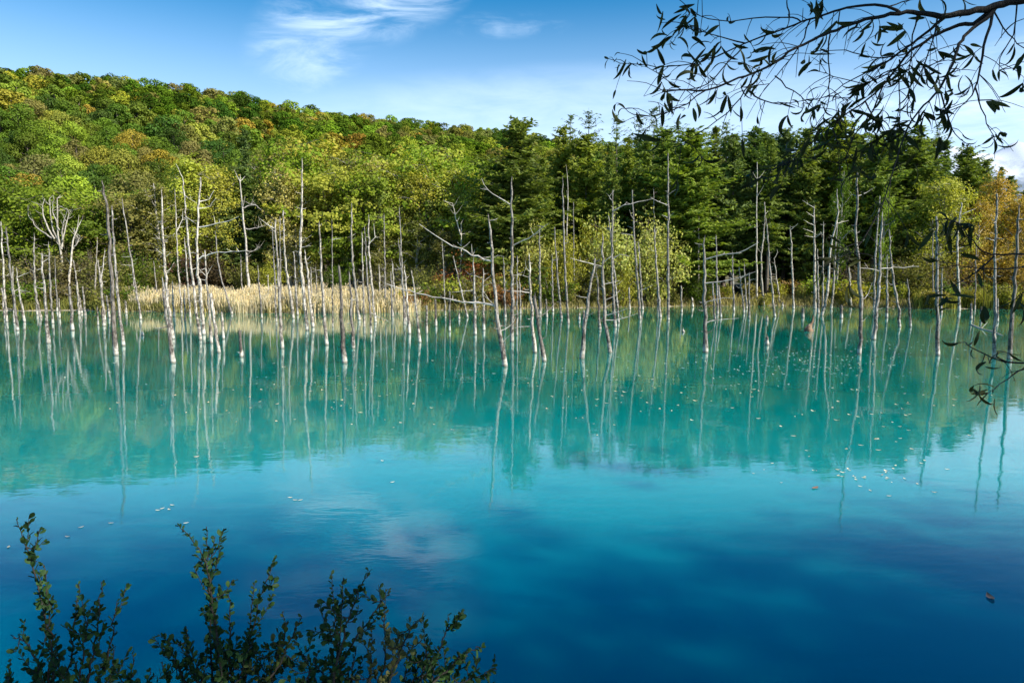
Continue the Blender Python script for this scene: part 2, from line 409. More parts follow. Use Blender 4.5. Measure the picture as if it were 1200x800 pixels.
def dome(seed, h=9.0, r=3.0, nb=11, leaves=3200, ls=.36, mat_=None):
    rng = np.random.default_rng(seed); tb = MB(); lb = MB()
    P = smooth_path([[0, 0, 0], [rng.uniform(-.2, .2), rng.uniform(-.2, .2), h * .45], [0, 0, h * .86]], 8); tube(tb, P, np.linspace(.2, .05, 8), 6)
    bc, br = [], []
    for i in range(nb):
        u = (i + .5) / nb; el = math.asin(min(1, u * 1.02)) ; az = i * 2.4 + rng.uniform(-.4, .4); rr = r * rng.uniform(.62, .9) * math.cos(el * .92)
        c = np.array([math.cos(az) * rr, math.sin(az) * rr, h * (.34 + .50 * u + rng.uniform(-.05, .05))]); bc.append(c); br.append(r * rng.uniform(.28, .46))
        q = P[2 + int(4 * u)]; tube(tb, smooth_path([q, (q + c) / 2 + [0, 0, -.1], c], 6), np.linspace(.07, .015, 6), 4)
    for i in range(5):
        az = rng.uniform(0, 6.28); c = np.array([math.cos(az) * r * .6, math.sin(az) * r * .6, h * rng.uniform(.16, .34)]); bc.append(c); br.append(r * rng.uniform(.22, .36))
    bc = np.array(bc); br = np.array(br); idx = rng.choice(len(bc), leaves, p=br ** 2 / (br ** 2).sum()); d = unit(rng.normal(0, 1, (leaves, 3)) + np.array([0, 0, .35]))
    C = bc[idx] + d * (br[idx] * np.minimum(1.18, rng.normal(.93, .13, leaves)))[:, None] * np.array([1, 1, .78]); ct = rng.uniform(.2, .8, len(bc))
    leaf_quads(lb, rng, C, ls, aspect=.8, spread=.42, bias=d * 1.1 + np.array([0, 0, .15]), tint=np.clip(ct[idx] * .6 + rng.uniform(.1, .4, leaves), 0, 1))
    return tb.mesh('trunk', M_BARK), lb.mesh('crown', mat_ or M_LEAF, smooth=False), h
def conifer(seed, h=16.0, r=3.2, base=.1, step=.42, nb=7, spray=.68, dens=1.0, droop=.24, power=.58, irr=.42, wid=.42):
    rng = np.random.default_rng(seed); tb = MB(); lb = MB()
    n = 10; zt = np.linspace(0, h, n); wob = np.cumsum(rng.normal(0, .03, (n, 2)), 0)
    P = np.column_stack([wob - wob[0], zt]); tr = .0125 * h * (1 - .97 * np.linspace(0, 1, n)); tube(tb, P, tr, 7)
    z = h * base; Cs, Ax, Sz, Tn = [], [], [], []
    gap = rng.uniform(.7, 1.25, 400)
    while z < h * .995:
        t = (z - h * base) / (h * (1 - base))
        L0 = r * (1 - t) ** power * min(1, .55 + 3 * t) + .12
        L0 *= .82 + .18 * math.sin(t * 23 + seed)
        k = max(3, int(nb * rng.uniform(.75, 1.2)))
        for j in range(k):
            az = rng.uniform(0, 6.283); L = L0 * rng.uniform(1 - irr * 1.6, 1 + irr)
            up = .25 + .45 * t - droop * 1.2
            q = np.array([np.interp(z, zt, P[:, i]) for i in range(3)]); d = np.array([math.cos(az), math.sin(az), 0])
            m = max(3, int(L / (.20 / dens)))
            s = np.linspace(0.02, 1, m)
            pts = q + d * (L * s)[:, None] + np.array([0, 0, 1.0]) * (L * up * s - droop * L * (s ** 2) * .6 + .12 * L * s ** 4)[:, None]
            if L > .5: tube(tb, pts[::max(1, m // 4)], np.linspace(.035 * min(1, L / 2), .008, len(pts[::max(1, m // 4)])), 3, cap=False)
            sd = np.array([-d[1], d[0], 0]); tn = rng.uniform(.1, .9)
            for rep, sg in ((0, 1), (0, -1), (1, 1), (1, -1)):
                a = d * rng.uniform(.45, 1.0, m)[:, None] + sd * sg * rng.uniform(.4, 1.1, m)[:, None] + np.array([0, 0, 1.]) * rng.uniform(-.45, .15, m)[:, None]
                a = unit(a); ln = spray * (0.45 + .75 * (1 - s)) * min(1.0, .45 + L / 3) * rng.uniform(.7, 1.2, m)
                Cs.append(pts + a * (ln * .45)[:, None] + rng.normal(0, .05, (m, 3))); Ax.append(a); Sz.append(ln); Tn.append(np.full(m, tn))
            Cs.append(pts[-1:] + d * .1); Ax.append(d[None]); Sz.append(np.array([spray * .7])); Tn.append(np.array([tn]))
        z += step * rng.uniform(.7, 1.3) * (1 - .35 * t)
    C = np.concatenate(Cs); A = np.concatenate(Ax); S = np.concatenate(Sz); T = np.concatenate(Tn)
    leaf_quads(lb, rng, C, S, bias=(0, 0, 1.1), aspect=wid, axis=A, tint=np.clip(T * .6 + rng.uniform(0, .45, len(T)), 0, 1), spread=.8)
    return tb.mesh('trunk', M_BARK), lb.mesh('crown', M_NEEDLE, smooth=False), h
def bush(seed, h=4.0, r=2.2, stems=12, leaves=4200, ls=.15, bare=0.0, flat=.9):
    rng = np.random.default_rng(seed); tb = MB(); lb = MB(); cents = []
    for i in range(stems):
        az = rng.uniform(0, 6.283); lean = rng.uniform(.05, 1) * r; hh = h * rng.uniform(.6, 1.0) * (1 - .35 * lean / r)
        d = np.array([math.cos(az), math.sin(az), 0])
        pts = smooth_path([d * .12, d * lean * .45 + [0, 0, hh * .5], d * lean * .95 + [0, 0, hh * .98]], 8) + rng.normal(0, .04, (8, 3)) * np.linspace(0, 1, 8)[:, None]
        tube(tb, pts, np.linspace(.035, .008, 8), 4)
        for s in range(2, 8):
            for _ in range(3):
                off = rng.normal(0, .22, 3) * np.array([1, 1, 1.1]) * r / 2
                tube(tb, np.array([pts[s], pts[s] + off * .6 + [0, 0, .08], pts[s] + off + [0, 0, .12]]), [.012, .008, .004], 3)
                if rng.uniform() > bare: cents.append(pts[s] + off)
    cents = np.array(cents); idx = rng.integers(0, len(cents), leaves); ct = rng.uniform(.1, .9, len(cents))
    C = cents[idx] + rng.normal(0, .19, (leaves, 3)) * np.array([1, 1, flat]) * r / 2; C[:, 2] = np.abs(C[:, 2]) + .02
    leaf_quads(lb, rng, C, ls, aspect=.6, tint=np.clip(ct[idx] * .5 + rng.uniform(0, .5, leaves), 0, 1))
    return tb.mesh('stems', M_BARK), lb.mesh('foliage', M_LEAF, smooth=False), h
BROAD = [broadleaf(11, 10, 3.5), broadleaf(12, 10, 3.1, base=.18, limbs=18), broadleaf(13, 10, 3.9, limbs=20, leaves=7500), broadleaf(14, 10, 2.9, base=.25)]
BIRCH = [broadleaf(21, 10, 1.7, base=.2, limbs=24, leaves=7500, ls=.15, clr=.9, bark=M_BIRCH, flat=.9), broadleaf(22, 10, 2.1, base=.16, limbs=28, leaves=9500, ls=.15, clr=.85, bark=M_BIRCH, flat=.9),
         broadleaf(23, 10, 1.5, base=.2, limbs=20, leaves=5200, ls=.15, clr=.9, bark=M_BIRCH, flat=.9)]
M_HILL = foliage_mat('hillside_foliage', .16, .6, 1.35)
FAR = [dome(30 + i, 9, (3.0, 2.6, 3.3, 2.8, 2.4)[i], leaves=2900, mat_=M_HILL) for i in range(5)]
MID = [dome(90 + i, 9, (3.0, 2.6, 3.3, 2.8)[i], leaves=6200, ls=.23, nb=15, mat_=M_HILL) for i in range(4)]
CONIF = [conifer(41), conifer(42, r=2.4, irr=.5, power=.8), conifer(43, r=3.6, nb=8, droop=.2, power=.52), conifer(44, r=2.0, base=.34, irr=.55, droop=.3, power=.7), conifer(45, r=2.9, base=.26, irr=.5, power=.45, droop=.1), conifer(46, r=2.5, base=.12, irr=.6, power=.9, step=.55, wid=.34)]
LARCH = [conifer(51, r=1.9, step=.62, nb=5, irr=.5, dens=.6, spray=.45, base=.25, droop=.1, wid=.3), conifer(52, r=2.4, step=.7, nb=5, irr=.55, dens=.6, spray=.5, base=.3, droop=.12, wid=.3)]
BUSH = [bush(61), bush(62, r=1.8, stems=10), bush(63, r=2.6, stems=15, leaves=5200), bush(64, r=2.0, stems=14, leaves=1500, bare=.5)]
LOW = [bush(71, h=1.3, r=1.1, stems=9, leaves=1500, ls=.13), bush(72, h=1.1, r=1.3, stems=10, leaves=1500, ls=.12), bush(73, h=1.5, r=.9, stems=9, leaves=1300, ls=.12)]

GREEN = (.10, .16, .014); DEEP = (.05, .10, .012); OLIVE = (.19, .19, .045); YELG = (.36, .36, .05); LIME = (.20, .28, .025)
YEL = (.30, .24, .03); ORANGE = (.32, .21, .03); PALEG = (.44, .44, .13); CON = (.165, .215, .042); CON2 = (.125, .185, .052); CON3 = (.19, .24, .036)
GOLD = (.40, .28, .05)
rnd = random.Random(7)
def vary(c, a=.14):
    k = 1 + rnd.uniform(-a, a); return tuple(max(.003, x * k * (1 + rnd.uniform(-a, a) * .6)) for x in c)
TREES = []        # (object, sort key) for labels
def plant(kind, proto, x, y, height, color, widen=1.0, name='tree', parts=('trunk', 'crown'), sink=.1, lean=0.0):
    tm, cm, h = proto; s = height / h
    root = empty(name, (x, y, tz(x, y) - sink)); root.rotation_euler = (lean, lean * .5, rnd.uniform(0, 6.283)); root.scale = (s * widen, s * widen, s)
    t = bpy.data.objects.new(parts[0], tm); c = bpy.data.objects.new(parts[1], cm)
    for o in (t, c): COL.objects.link(o); o.parent = root
    c.color = (*color, 1)
    return root
def plant_px(kind, proto, px, ytop, Y, color, widen=1.0, **kw):
    top = px_at(px, ytop, Y); g = tz(top.x, Y)
    return plant(kind, proto, top.x, Y, top.z - g + .1, color, widen, **kw)

# ------------------------------------------------------------------ hillside wood: nearest 300 as trees, the rest one mass
cand = []
hr = np.random.default_rng(3)
Yc = 61.0
while Yc < 330:
    stepx = 4.4 + Yc * .006
    X0 = -.95 * Yc
    while X0 < .5 * Yc:
        x = X0 + hr.uniform(-1.8, 1.8); y = Yc + hr.uniform(-1.8, 1.8); b = x / y
        fy = float(np.interp(b, RB, FY)); ry = float(np.interp(b, RB, RY))
        if y > fy + 1 and y < ry + 9 and y > float(shore_y(x)) + 4: cand.append((x, y))
        X0 += stepx
    Yc += 4.2 + Yc * .006
PAL = [(GREEN, .42, 'green'), (DEEP, .16, 'dark green'), (OLIVE, .18, 'olive'), (LIME, .08, 'bright green'), ((.26, .28, .035), .11, 'yellow-green'), (YEL, .04, 'yellow'), (ORANGE, .02, 'orange')]
def pick(x, y):
    n = math.sin(x * .11 + 1.3) * math.cos(y * .13) + hr.uniform(-1, 1)
    u = hr.uniform(); acc = 0
    for c, p, nm in PAL:
        acc += p
        if u < acc: return c, nm
    return GREEN, 'green'
cand.sort(key=lambda p: p[1] + 20 * max(0, p[0] / p[1] + .1))
nx_ = lambda x, y: abs(x / y) < .80
vis = [p for p in cand if nx_(*p)]; ind = vis[:285]; rest = [p for p in cand if p not in set(ind)]
for (x, y) in ind:
    c, nm = pick(x, y); hgt = hr.uniform(6.2, 9.6)
    proto = MID[hr.integers(4)] if y < 125 else FAR[hr.integers(5)]
    o = plant('hill', proto, x, y, hgt, vary(c, .18), hr.uniform(.95, 1.2), name='hillside_tree')
    band = 'low on' if y < 95 else ('halfway up' if y < 140 else 'high on')
    tag(o, f'rounded {nm} broadleaf tree {band} the wooded hillside', 'tree', 'broadleaf trees of the wooded hillside')
def far_wood(points):
    base = []
    for tm, cm, h in FAR:
        v = np.empty(len(cm.vertices) * 3, np.float32); cm.vertices.foreach_get('co', v)
        tn = np.empty(len(cm.polygons), np.float32); cm.attributes['tint'].data.foreach_get('value', tn)
        v = v.reshape(-1, 4, 3); keep = hr.permutation(len(v))[:1900]
        base.append((v[keep] , tn[keep]))
    Vs, Ts, Cs = [], [], []
    for (x, y) in points:
        v, tn = base[hr.integers(5)]; s = hr.uniform(.68, 1.02); a = hr.uniform(0, 6.283)
        ca, sa = math.cos(a) * s * 1.1, math.sin(a) * s * 1.1
        c = v.mean(1, keepdims=True); vv = c + (v - c) * 1.15
        q = np.empty_like(vv); q[..., 0] = ca * vv[..., 0] - sa * vv[..., 1] + x; q[..., 1] = sa * vv[..., 0] + ca * vv[..., 1] + y; q[..., 2] = vv[..., 2] * s + tz(x, y)
        cc, nm = pick(x, y); Vs.append(q); Ts.append(tn); Cs.append(np.tile(np.array([*vary(cc, .25), 1], np.float32), (len(tn), 1)))
    V = np.concatenate(Vs); mb = MB(); mb.add(V.reshape(-1, 3), np.arange(V.shape[0] * 4).reshape(-1, 4), np.concatenate(Ts))
    m, t, out = mat('distant_wood_foliage')
    at = t.new('ShaderNodeAttribute', attribute_name='tint'); ac = t.new('ShaderNodeAttribute', attribute_name='crown_colour')
    v = t.range(at.outputs['Fac'], 0, 1, .55, 1.35, smooth=False); g = t.new('ShaderNodeCombineXYZ')
    for i in range(3): t.link(v, g.inputs[i])
    c = t.mix(1.0, ac.outputs['Color'], g.outputs[0], 'MULTIPLY')
    df = t.new('ShaderNodeBsdfDiffuse'); t.link(c, df.inputs[0]); tr = t.new('ShaderNodeBsdfTranslucent'); t.link(c, tr.inputs[0])
    mx = t.new('ShaderNodeMixShader', i_0=.16); t.link(df.outputs[0], mx.inputs[1]); t.link(tr.outputs[0], mx.inputs[2]); t.link(mx.outputs[0], out.inputs[0])
    me = mb.mesh('hillside_wood', m, smooth=False)
    a = me.attributes.new('crown_colour', 'FLOAT_COLOR', 'FACE'); a.data.foreach_set('color', np.concatenate(Cs).reshape(-1))
    o = bpy.data.objects.new('hillside_wood', me); COL.objects.link(o)
    tag(o, 'far part of the green and yellow wood covering the upper hillside', 'woodland', kind='stuff')
far_wood(rest)

# ------------------------------------------------------------------ shore trees traced from the photo: px, top row, distance, colour, widen, proto
ZONE = [(110, 'on the left bank'), (210, 'left of the straw reeds'), (400, 'behind the straw reeds'), (500, 'right of the straw reeds'), (560, 'behind the orange bush'),
        (655, 'beside the big broad spruce'), (800, 'behind the pale willow bushes'), (1000, 'in the dark conifer stand'), (1110, 'right of the dark conifer stand'), (1400, 'near the right edge')]
def zone(px):
    for lim, n in ZONE:
        if px < lim: return n
ORD = ['first', 'second', 'third', 'fourth', 'fifth', 'sixth', 'seventh', 'eighth', 'ninth', 'tenth', 'eleventh', 'twelfth', 'thirteenth', 'fourteenth', 'fifteenth', 'sixteenth']
LAB = {}
def later_label(o, px, look, noun, cat, group, fixed=None, zn=None): LAB.setdefault((look, noun, zn or zone(px)), []).append((px, o, cat, group, fixed))
def flush_labels():
    for (look, noun, zn), L in LAB.items():
        L.sort(key=lambda q: q[0]); free = [q for q in L if not q[4]]
        for q in L:
            if q[4]: tag(q[1], q[4], q[2], q[3])
        n = len(free)
        for i, q in enumerate(free):
            if n == 1: s = f'{look} {noun} {zn}'
            elif i == n - 1 and n > 2: s = f'rightmost {look} {noun} {zn}'
            elif i == 0: s = f'leftmost {look} {noun} {zn}'
            else: s = f'{look} {noun}, {ORD[min(i, 15)]} from left of those {zn}'
            tag(q[1], s, q[2], q[3])
B, I, C_, L_ = BROAD, BIRCH, CONIF, LARCH
SHORE = [
 # broad trees left and centre
 (212, 176, 62, YELG, 1.0, I[0], 'airy yellow-green', 'birch', 'tall pale-trunked birch with thin yellow crown above the reeds'), (243, 188, 64, YELG, 1.0, I[1], 'airy yellow-green', 'birch', None),
 (180, 205, 60, OLIVE, 1.0, I[2], 'olive', 'birch', None), (152, 228, 61, OLIVE, 1.1, B[1], 'olive', 'broadleaf tree', None),
 (20, 215, 62, GREEN, 1.1, B[0], 'green', 'broadleaf tree', None), (60, 232, 60, LIME, 1.1, B[2], 'bright green', 'broadleaf tree', None), (105, 240, 60, GREEN, 1.1, B[3], 'green', 'broadleaf tree', None),
 (281, 150, 63, CON2, .85, C_[1], 'open dark', 'spruce', 'open dark spruce with pale lower trunk rising behind the reeds'),
 (262, 225, 62, CON2, 1.0, C_[0], 'low dark', 'spruce', None), (305, 218, 63, CON, 1.0, C_[2], 'low dark', 'spruce', None),
 (322, 165, 70, OLIVE, .9, I[1], 'tall grey-green', 'birch', None), (345, 178, 66, LIME, .9, B[1], 'bright green', 'broadleaf tree', None),
 (362, 205, 63, YELG, 1.0, I[2], 'airy yellow-green', 'birch', None), (385, 200, 62, YELG, 1.0, B[3], 'yellow-green', 'broadleaf tree', None), (374, 176, 71, YELG, 1.0, B[0], 'yellow-green', 'broadleaf tree', None),
 (410, 172, 67, OLIVE, 1.0, I[1], 'tall grey-green', 'birch', None), (437, 178, 64, PALEG, .9, I[0], 'pale leafy', 'birch', None), (428, 205, 62, LIME, 1.0, B[1], 'bright green', 'broadleaf tree', None),
 (460, 188, 63, YELG, 1.0, I[1], 'airy yellow-green', 'birch', None), (480, 183, 68, YELG, 1.0, B[0], 'yellow-green', 'broadleaf tree', None), (497, 195, 63, YELG, .95, I[0], 'airy yellow-green', 'birch', None),
 (515, 190, 66, LIME, .95, B[2], 'bright green', 'broadleaf tree', None), (532, 190, 63, YELG, 1.0, I[1], 'airy yellow-green', 'birch', None), (548, 205, 70, YELG, 1.0, B[3], 'yellow-green', 'broadleaf tree', None),
 (490, 250, 61, OLIVE, 1.2, I[2], 'low olive', 'birch', None), (520, 262, 60, OLIVE, 1.2, I[2], 'low olive', 'birch', None), (445, 258, 61, OLIVE, 1.2, I[0], 'low olive', 'birch', None), (345, 262, 61, OLIVE, 1.2, I[2], 'low olive', 'birch', None),
 (330, 250, 64, CON, 1.2, C_[0], 'low dark', 'spruce', None), (400, 262, 62, GREEN, 1.2, B[3], 'low green', 'broadleaf tree', None),
 # the conifer wall
 (602, 141, 59, CON, 1.35, C_[2], 'broad dense', 'spruce', 'broad dense spruce standing tallest, centre of the far shore'),
 (572, 200, 63, CON, 1.0, C_[0], 'shorter dark', 'spruce', None), (637, 185, 62, CON3, .9, C_[1], 'green', 'conifer', None), (662, 148, 68, CON3, .85, C_[0], 'green', 'conifer', None),
 (690, 158, 66, CON3, .85, C_[4], 'green', 'conifer', None), (713, 165, 64, CON, .8, C_[1], 'green', 'conifer', None), (735, 160, 70, CON3, .8, C_[0], 'green', 'conifer', None),
 (757, 158, 65, CON, .9, C_[3], 'green', 'conifer', None), (782, 150, 66, CON, .9, C_[2], 'green', 'conifer', None), (812, 152, 61, CON3, 1.0, C_[2], 'bright green', 'spruce', 'sunlit green spruce with layered boughs behind the thick lone trunk'),
 (840, 148, 69, CON, .85, C_[1], 'dark', 'conifer', None), (862, 158, 64, CON2, .85, C_[4], 'dark', 'conifer', None), (886, 150, 66, CON2, .95, C_[0], 'dark', 'conifer', None),
 (905, 162, 62, CON, .8, C_[3], 'dark', 'conifer', None), (925, 150, 68, CON2, .9, C_[4], 'dark', 'conifer', None), (950, 150, 64, CON, .9, C_[0], 'dark', 'conifer', None),
 (975, 140, 67, CON3, 1.0, C_[2], 'dark', 'conifer', None), (1003, 155, 66, CON, .9, C_[1], 'dark', 'conifer', None), (1030, 158, 63, CON, .95, C_[4], 'dark', 'conifer', None),
 (1055, 152, 68, CON2, .95, C_[2], 'dark', 'conifer', None), (1080, 148, 66, CON, 1.0, C_[0], 'dark', 'conifer', None), (1110, 163, 69, CON2, .95, C_[1], 'dark', 'conifer', None),
 (1135, 172, 66, CON, .95, C_[2], 'dark', 'conifer', None), (1160, 186, 70, CON, .9, C_[0], 'dark', 'conifer', None), (1185, 205, 72, CON2, .9, C_[1], 'dark', 'conifer', None), (1215, 220, 68, CON, .9, C_[1], 'dark', 'conifer', None),
 (668, 133, 84, CON2, 1.0, L_[0], 'thin-topped', 'larch', None), (690, 128, 86, CON2, 1.0, L_[1], 'thin-topped', 'larch', None), (723, 134, 88, CON2, 1.0, L_[0], 'thin-topped', 'larch', None),
 (745, 132, 84, CON2, 1.0, L_[1], 'thin-topped', 'larch', None), (768, 125, 82, CON2, 1.1, L_[0], 'thin-topped', 'larch', None), (800, 140, 86, CON2, 1.0, L_[1], 'thin-topped', 'larch', None),
 (853, 141, 80, CON2, 1.0, L_[1], 'thin-topped', 'larch', None), (1100, 140, 80, CON2, 1.0, L_[0], 'thin-topped', 'larch', None),
 # right: birch and golden trees in front
 (1105, 204, 60, YELG, .95, I[1], 'rounded yellow-green', 'birch', 'tall yellow-green birch before the dark conifers at right'), (1083, 235, 61, LIME, .9, I[0], 'green-yellow', 'birch', None),
 (1172, 196, 62, GOLD, .8, I[2], 'golden', 'birch', 'golden autumn birch beside the right edge'), (1150, 226, 60, GOLD, .95, I[2], 'golden', 'birch', None), (1200, 228, 60, GOLD, 1.0, I[0], 'golden', 'birch', None),
 (1060, 262, 62, OLIVE, 1.0, B[3], 'olive', 'broadleaf tree', None), (1128, 262, 60, OLIVE, 1.0, I[2], 'low olive', 'birch', None),
 (985, 190, 61, GREEN, .45, I[2], 'slender green-yellow', 'birch', None), (1040, 215, 60, LIME, .5, I[2], 'slender bright green', 'birch', None),
]
for (px, yt, Y, col, wd, proto, look, noun, fixed) in SHORE:
    nm = {'birch': 'birch_tree', 'broadleaf tree': 'broadleaf_tree', 'spruce': 'spruce_tree', 'conifer': 'conifer_tree', 'larch': 'larch_tree'}[noun]
    o = plant_px('s', proto, px, yt, Y, vary(col, .1), wd * (1.25 * rnd.uniform(.85, 1.2) if nm in ('conifer_tree', 'spruce_tree') else 1.15), name=nm, lean=rnd.uniform(-.03, .03))
    later_label(o, px, look, noun, 'tree', {'birch_tree': 'birches on the far shore', 'broadleaf_tree': 'broadleaf trees on the far shore'}.get(nm, 'conifers on the far shore'), fixed)
for k, (px, yt) in enumerate([(338, 186), (352, 196), (396, 184), (404, 212), (420, 190), (447, 196), (470, 205), (486, 212), (505, 208), (524, 204), (541, 214), (330, 205), (228, 196), (256, 192)]):
    col = (PALEG, YELG, (.26, .30, .06))[k % 3]; o = plant_px('s', BIRCH[k % 3], px, yt, 61.5 + (k * 7 % 5), vary(col, .12), 1.0, name='birch_tree', lean=rnd.uniform(-.05, .05))
    later_label(o, px, ('slim pale-green', 'slim yellow', 'slim green')[k % 3], 'birch', 'tree', 'birches on the far shore')
# deeper rows of conifers behind the front ones
for i in range(46):
    px = 600 + i * 14.6 + rnd.uniform(-5, 5); Y = 74 + (i % 4) * 5 + rnd.uniform(-1.5, 1.5)
    yt = float(np.interp(px, [575, 650, 700, 800, 950, 1080, 1140, 1200, 1260], [195, 172, 166, 156, 152, 156, 180, 215, 225])) + rnd.uniform(-6, 24)
    o = plant_px('s', CONIF[rnd.randrange(6)], px, yt, Y, vary(rnd.choice([CON, CON2, CON, CON3]), .25), rnd.uniform(.9, 1.5), name='conifer_tree')
    tag(o, 'dark conifer deep in the stand, mostly hidden by the front row', 'tree', 'conifers on the far shore')
for i in range(16):   # young dense conifers that close the dark gaps between the trunks
    px = 560 + i * 36 + rnd.uniform(-8, 8)
    o = plant_px('s', CONIF[(0, 2, 1)[i % 3]], px, rnd.uniform(235, 270), rnd.uniform(65, 71), vary(CON, .1), 1.25, name='young_conifer')
    later_label(o, px, 'short shaded', 'conifer', 'tree', 'young conifers under the stand')

# ------------------------------------------------------------------ bushes on the bank
BUSHES = [(622, 262, 58, PALEG, 1.0, 0, 'pale leafy', 'pale yellow willow bush behind the two crossed trunks'), (652, 258, 58, YELG, .9, 1, 'yellow-green', None), (686, 235, 60, YELG, .8, 1, 'yellow-green', 'tall narrow yellow-green willow bush between the bright ones'),
 (718, 243, 58, PALEG, .9, 0, 'pale leafy', 'palest rounded willow bush, centre right of the far shore'), (755, 256, 58, PALEG, 1.0, 2, 'pale leafy', None), (780, 268, 59, OLIVE, 1.0, 1, 'olive', None), (668, 285, 57, YELG, 1.0, 2, 'yellow-green', None),
 (700, 290, 57, OLIVE, 1.0, 0, 'olive', None), (735, 292, 57, YELG, 1.0, 2, 'yellow-green', None), (600, 285, 58, YELG, 1.0, 1, 'yellow-green', None),
 (545, 300, 56.5, (.36, .13, .04), 1.1, 2, 'orange', 'orange autumn bush overhanging the water, centre of the far shore'), (523, 318, 56, (.26, .16, .05), 1.0, 1, 'rusty', None), (570, 305, 56.5, OLIVE, 1.0, 0, 'olive', None), (505, 310, 57, OLIVE, 1.1, 2, 'olive', None),
 (470, 300, 59, OLIVE, 1.1, 3, 'sparse olive', None), (440, 305, 60, OLIVE, 1.1, 3, 'sparse olive', None), (590, 318, 56, GREEN, 1.1, 1, 'green', None),
 (12, 290, 57, OLIVE, 1.2, 3, 'sparse olive', None), (40, 282, 56, OLIVE, 1.2, 3, 'sparse olive', None), (72, 285, 56.5, (.16, .14, .06), 1.2, 0, 'grey-olive', None), (100, 282, 57, (.14, .13, .05), 1.2, 3, 'sparse olive', None),
 (128, 290, 56, OLIVE, 1.2, 0, 'grey-olive', None), (160, 292, 57, GREEN, 1.2, 2, 'green', None), (185, 300, 58, OLIVE, 1.1, 1, 'olive', None), (200, 285, 60, DEEP, 1.1, 1, 'dark', None),
 (225, 285, 60.5, (.10, .05, .03), 1.1, 3, 'sparse rusty', None), (250, 282, 61, (.08, .06, .03), 1.2, 0, 'brown-green', None), (285, 295, 60, OLIVE, 1.1, 1, 'olive', None), (318, 300, 60, YELG, 1.0, 0, 'yellow-green', None), (360, 298, 60, OLIVE, 1.1, 3, 'sparse olive', None), (395, 300, 60, GREEN, 1.1, 1, 'green', None),
 (1065, 300, 58, OLIVE, 1.1, 2, 'olive', None), (1090, 290, 57.5, OLIVE, 1.1, 0, 'olive', None), (1115, 302, 57, (.20, .15, .05), 1.1, 3, 'sparse olive', None), (1145, 285, 58, (.24, .17, .05), 1.2, 3, 'brown-gold', None),
 (1175, 280, 58, GOLD, 1.2, 0, 'golden', None), (1200, 290, 57, (.24, .17, .05), 1.2, 2, 'brown-gold', None), (1035, 305, 59, OLIVE, 1.1, 1, 'olive', None), (1000, 300, 60, (.14, .11, .06), 1.1, 3, 'sparse brown', None),
 (790, 300, 60, (.10, .08, .05), 1.2, 3, 'sparse brown', None), (820, 318, 59, GREEN, 1.2, 0, 'green', None)]
for (px, yt, Y, col, wd, k, look, fixed) in BUSHES:
    o = plant_px('b', BUSH[k], px, yt, Y, vary(col, .08), wd * (.82 if 600 < px < 800 else 1.05), name='bush', parts=('stems', 'foliage'))
    later_label(o, px, look, 'bush', 'bush', 'bushes on the far bank', fixed)
for i in range(74):
    px = -8 + i * 16.6 + rnd.uniform(-5, 5)
    if 185 < px < 470: continue
    sy = float(shore_y(px_at(px, 362, 55).x)); Y = sy + 1.0 + (i % 3) * .9
    if px < 185: col = rnd.choice([OLIVE, GREEN, (.16, .15, .05)])
    elif px < 800: col = rnd.choice([OLIVE, YELG, GREEN, (.26, .15, .05)])
    elif px < 1080: col = rnd.choice([YELG, (.36, .32, .08), (.26, .19, .06), LIME])
    else: col = rnd.choice([(.30, .26, .05), (.13, .22, .03), OLIVE])
    x = px_at(px, 362, Y).x
    o = plant('l', LOW[rnd.randrange(3)], x, Y, rnd.uniform(1.2, 2.3), vary(col), 1.15, name='low_shrub', parts=('stems', 'foliage'), sink=.05)
    lk = 'low green shrub at the waterline' if col[0] < .14 else ('low yellow-green shrub at the waterline' if col[0] < .2 else 'low rust and gold shrub at the waterline')
    zn = zone(px); tag(o, f'{lk} {zn}', 'shrub', 'low shrubs along the far waterline')

# reed bed and bank grass
def blades(name, n, xfun, h0, h1, col, label, cat, wid=.05, heads=False, seed=1, stiff=.12):
    rng = np.random.default_rng(seed); X, Y = xfun(rng, n); Z = terrain(X, Y); Z = np.maximum(Z, -.1)
    h = rng.uniform(h0, h1, n) * (.86 + .22 * np.sin(X * .8 + 1) * np.cos(X * .31 + Y) + .12 * np.sin(X * 2.7)); az = rng.uniform(0, 6.283, n); ln = rng.normal(0, stiff, (n, 2))
    s = np.column_stack([np.cos(az), np.sin(az), np.zeros(n)]) * (rng.uniform(.5, 1.2, n) * wid)[:, None] * .5
    p0 = np.column_stack([X, Y, Z]); p1 = p0 + np.column_stack([ln[:, 0] * h * .35, ln[:, 1] * h * .35, h * .6]); p2 = p0 + np.column_stack([ln[:, 0] * h, ln[:, 1] * h, h])
    V = np.stack([p0 - s, p0 + s, p1 - s * .9, p1 + s * .9, p2 - s * .25, p2 + s * .25], 1); k = np.arange(n)[:, None] * 6
    F = np.concatenate([k + np.array([[0, 1, 3, 2]]), k + np.array([[2, 3, 5, 4]])]); tn = rng.uniform(0, 1, n)
    mb = MB(); mb.add(V.reshape(-1, 3), F, np.concatenate([tn, tn]))
    if heads: leaf_quads(mb, rng, p2[::2] - [0, 0, .08], .20, aspect=.28, bias=(0, -.3, .1), axis=np.tile([0, 0, 1.], (len(p2[::2]), 1)), tint=np.clip(tn[::2] + .25, 0, 1))
    o = mb.obj(name, M_GRASS, smooth=False, color=col); return tag(o, label, cat, kind='stuff')
def strip(pa, pb, d0, d1):
    def f(rng, n):
        px = rng.uniform(pa, pb, n); d = rng.uniform(d0, d1, n) ; X = (px - 600) / 800 * 56
        Y = shore_y(X) + d; X = (px - 600) / 800 * Y; return X, shore_y(X) + d
    return f
